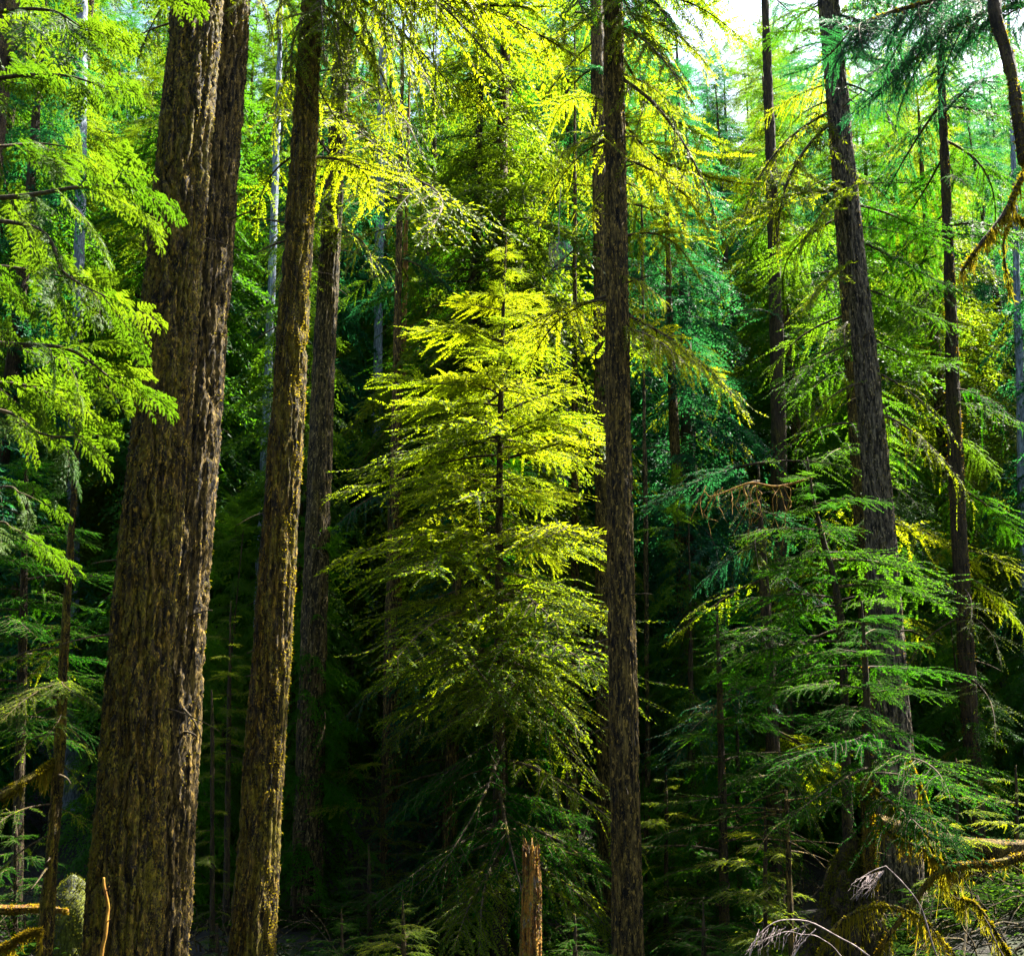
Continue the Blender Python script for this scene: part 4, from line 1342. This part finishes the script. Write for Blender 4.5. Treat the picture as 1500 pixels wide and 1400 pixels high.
for _ in range(26):
    x = rnd.uniform(1105, 1180)
    y = 1352 + abs(x - 1150) * 0.2 + rnd.uniform(0, 10)
    tw.append(([(x, y, 7.5), (x - rnd.uniform(4, 12), y + rnd.uniform(8, 20), 7.45), (x - rnd.uniform(8, 24), y + rnd.uniform(18, 46), 7.4)], 0.002, 0.0008))
stick('arching_stem', 'pale pinkish dead stem arching low at the bottom right edge', tw, M_PALE)
tw = [([(1378, 1415, 8.5), (1368, 1385, 8.5), (1350, 1328, 8.5), (1325, 1296, 8.5), (1300, 1273, 8.5), (1290, 1270, 8.5), (1258, 1287, 8.5)], 0.0075, 0.003)]
for _ in range(26):
    x = rnd.uniform(1262, 1296)
    tw.append(([(x, 1274 + (1296 - x) * 0.3, 8.5), (x - rnd.uniform(4, 14), 1290 + rnd.uniform(-4, 8), 8.45), (x - rnd.uniform(10, 30), 1298 + rnd.uniform(-4, 22), 8.4)], 0.0022, 0.0009))
stick('arching_stem', 'pale bent dead stem with a brush of fine twigs, lower right', tw, M_PALE)
stick('bare_twig', 'thin pale twig leaning at the bottom right corner', [([(1470, 1400, 9), (1455, 1370, 9), (1442, 1342, 9)], 0.006, 0.003)], M_PALE)
# wispy dead limbs beside the young hemlock tiers
tw = [([(1190, 700, 13.2), (1140, 712, 13.2), (1100, 706, 13.2), (1080, 715, 13.2), (1040, 728, 13.2), (1030, 722, 13.2), (1010, 765, 13.2)], 0.020, 0.005)]
for _ in range(18):
    x = rnd.uniform(1030, 1150)
    y = 712 + rnd.uniform(-4, 12)
    tw.append(([(x, y, 13.2), (x + rnd.uniform(-18, 12), y + rnd.uniform(12, 36), 13.1), (x + rnd.uniform(-30, 16), y + rnd.uniform(30, 90), 13.0)], 0.008, 0.002))
stick('wispy_branch', 'yellowish wispy dead branch with curling twigs left of the young hemlock tiers', tw, M_GOLD)
tw = [([(822, 275, 12.5), (820, 310, 12.5), (818, 345, 12.5), (817, 372, 12.5)], 0.008, 0.004)]
for _ in range(14):
    x, y = 817 + rnd.uniform(-6, 6), 355 + rnd.uniform(-4, 12)
    tw.append(([(x, y, 12.5), (x + rnd.uniform(-14, 14), y + rnd.uniform(-4, 20), 12.45), (x + rnd.uniform(-8, 8), y + rnd.uniform(14, 34), 12.5), (x + rnd.uniform(-18, 18), y + rnd.uniform(4, 20), 12.4)], 0.004, 0.0015))
stick('dangling_twig', 'tangle of pale curled twigs dangling left of the slim straight trunk', tw, M_PALE)


def log(name, label, pts, r0, r1, mat, nst, seed, tuft=0.03, cat='log'):
    C = catmull([np.array(P(*p)) for p in pts], 70)
    base = C[0].copy()
    t = thing(name, label, cat, tuple(base))
    V, T, Q, S, Nn = trunk_geo(C - base, np.linspace(r0, r1, 70), 28, 0.25 * min(r0, 0.1), 0.04, seed)
    V = np.vstack([V, C[0] - base])
    e = len(V) - 1
    T = np.vstack([T, np.stack([np.roll(np.arange(28), -1), np.arange(28), np.full(28, e)], 1)])
    link('log', to_mesh('log', V, T, Q, [mat], None, True), t)
    moss_on(t, S, Nn, 2200, seed, tuft)
    if nst:
        strands(t, C - base, nst, seed, 0.04, 0.38, 0.013)
    return t


log('fallen_log', 'fallen mossy log lying across the right edge', [(1285, 1205, 15), (1340, 1222, 15), (1420, 1240, 15), (1500, 1246, 15), (1600, 1250, 15)], 0.13, 0.16, M_BARK2, 250, 81)
log('mossy_branch', 'arched mossy branch hung with golden moss below the fallen log', [(1560, 1235, 11), (1500, 1252, 11), (1460, 1264, 11), (1400, 1268, 11), (1370, 1282, 11), (1335, 1325, 11), (1295, 1378, 11), (1280, 1410, 11)], 0.045, 0.022, M_BARK1, 300, 82, cat='branch')
log('mossy_branch', 'thin forked mossy branch beneath the green hemlock shelves', [(1285, 1195, 11), (1310, 1225, 11), (1345, 1240, 11), (1380, 1262, 11), (1400, 1260, 11)], 0.024, 0.010, M_BARK1, 200, 83, cat='branch')
log('mossy_branch', 'slanting golden moss limb right of the mossy stump', [(1272, 1150, 11.2), (1310, 1180, 11.2), (1340, 1210, 11.2), (1370, 1250, 11.2), (1385, 1290, 11.2)], 0.02, 0.008, M_BARK1, 240, 84, cat='branch')
log('mossy_branch', 'dark mossy limb slanting down from the left edge to the thin bent stem', [(-60, 1195, 10.2), (0, 1165, 10.2), (40, 1140, 10.3), (85, 1112, 10.5)], 0.055, 0.03, M_BARK1, 260, 85, cat='branch')
log('fallen_log', 'reddish rotten log at the bottom left edge', [(-60, 1330, 12), (10, 1332, 12), (60, 1330, 12), (100, 1334, 12)], 0.06, 0.03, M_BARKO, 0, 86)
log('mossy_branch', 'bright yellow mossy branch on the ground in the bottom left corner', [(-40, 1405, 10), (10, 1385, 10), (35, 1368, 10), (62, 1362, 10)], 0.035, 0.02, M_BARK1, 200, 87, cat='branch')
log('mossy_branch', 'golden moss hung dead limb crossing low in front of the mossy stump', [(1190, 1415, 10.5), (1230, 1350, 10.5), (1290, 1325, 10.6), (1350, 1345, 10.6), (1400, 1400, 10.7)], 0.018, 0.008, M_BARK1, 200, 101, cat='branch')
log('mossy_branch', 'drooping moss hung limb between the mossy stump and the leaning trunk foot', [(1330, 1110, 12.5), (1352, 1160, 12.4), (1372, 1230, 12.3), (1380, 1300, 12.2)], 0.02, 0.008, M_BARK1, 260, 102, cat='branch')
log('mossy_branch', 'short mossy limb rising beside the narrow mossy trunk foot', [(1480, 1400, 10.8), (1450, 1350, 10.9), (1425, 1320, 11), (1395, 1315, 11)], 0.018, 0.007, M_BARK1, 180, 103, cat='branch')
log('mossy_stub', 'upright mossy broken stub on top of the mossy stump', [(1275, 1300, 11.3), (1274, 1230, 11.3), (1270, 1180, 11.3), (1266, 1140, 11.3)], 0.08, 0.05, M_BARK1, 60, 104, cat='stub')
# moss covered stump
st = thing('mossy_stump', 'broad moss shrouded stump below the young hemlock shelves at lower right', 'stump', tuple(P(1240, 1420, 11.5)))
zz2 = np.linspace(-0.6, 1.45, 60)
rad = np.interp(zz2, [-0.6, 0, 0.6, 1.0, 1.3, 1.45], [0.62, 0.50, 0.33, 0.20, 0.10, 0.04])
V, T, Q, S, Nn = trunk_geo(np.stack([0.10 * zz2, 0 * zz2, zz2], 1), rad, 60, 0.12, 0.16, 91)
link('stump', to_mesh('stump', V, T, Q, [M_BARKD], None, True), st)
moss_on(st, S, Nn, 9000, 92, 0.045, M_MOSSG)
rg = np.random.RandomState(6)
k = 260
ii, jj = rg.randint(8, 55, k), rg.randint(0, 60, k)
strands(st, S[ii, jj] + Nn[ii, jj] * 0.03, 1200, 93, 0.05, 0.3, 0.02)


M_FERN = leaf_mat('fern_leaves', (0.004, 0.018, 0.002), (0.026, 0.050, 0.004), (0.08, 0.16, 0.004), 0.45, 0.01, 0.8)
# leafy ground plants and litter: uncountable
def undergrowth():
    r = np.random.RandomState(15)
    a = Acc()
    n = 1050
    y = 8 + 34 * r.uniform(0, 1, n) ** 1.2
    x = r.uniform(-1, 1, n) * (0.56 * y + 1)
    dens = noise3(np.stack([x * 0.35, y * 0.35, 0 * x + 9], 1))
    keep = dens > -0.05
    x = np.concatenate([x[keep], r.uniform(3.5, 10, 420), r.uniform(-9, -4, 180), r.uniform(-4, 4, 160)])
    y = np.concatenate([y[keep], r.uniform(9, 18, 420), r.uniform(9, 15, 180), r.uniform(14, 21, 160)])
    z = ground_h(x, y)
    for X_, Y_, Z_ in zip(x, y, z):
        Z_ = Z_ + r.uniform(-0.05, 0.15)
        m = r.randint(4, 9)
        az0 = r.uniform(0, 6.28)
        Lf = r.uniform(0.2, 0.55) * (1.7 if r.uniform() < 0.15 else 1)
        for q in range(m):
            az = az0 + q * 6.28 / m + r.uniform(-0.3, 0.3)
            s = np.linspace(0.12, 1, 9)
            d = np.array([math.cos(az), math.sin(az)])
            c = np.stack([X_ + d[0] * s * Lf, Y_ + d[1] * s * Lf, Z_ + 0.05 + Lf * (1.1 * s - 0.9 * s * s)], 1)
            for sd in (-1, 1):
                dd = np.stack([d[0] * 0.4 - sd * d[1] + 0 * s, d[1] * 0.4 + sd * d[0] + 0 * s, -0.2 + 0 * s], 1)
                kites(a, c, dd, np.tile([0, 0, 1.0], (9, 1)) + r.normal(0, 0.2, (9, 3)), Lf * 0.32 * (1.05 - s), np.full(9, Lf * 0.09))
    o = link('undergrowth', a.mesh('undergrowth', M_FERN), kind='stuff')
    o['label'] = 'ferns and leafy ground plants covering the forest floor'
    # fallen twigs
    b = Acc()
    for _ in range(2400):
        Y_ = r.uniform(9, 34)
        X_ = r.uniform(-1, 1) * (0.56 * Y_ + 1)
        az, L = r.uniform(0, 6.28), r.uniform(0.3, 1.6)
        t = np.linspace(0, 1, 5)
        xs = X_ + math.cos(az) * L * t + 0.06 * np.sin(t * 5)
        ys = Y_ + math.sin(az) * L * t
        zs = ground_h(xs, ys) + 0.04 + r.uniform(0, 0.9) * t ** 1.5 + 0.2 * np.sin(t * 3.1)
        tube(b, np.stack([xs, ys, zs], 1), np.linspace(0.012, 0.004, 5) * r.uniform(0.6, 1.5), 4)
    o = link('fallen_twigs', b.mesh('fallen_twigs', M_BARK3), kind='stuff')
    o['label'] = 'grey fallen twigs scattered over the dark forest floor'


undergrowth()
for _o in list(bpy.data.meshes):
    if _o.users == 0:
        bpy.data.meshes.remove(_o)
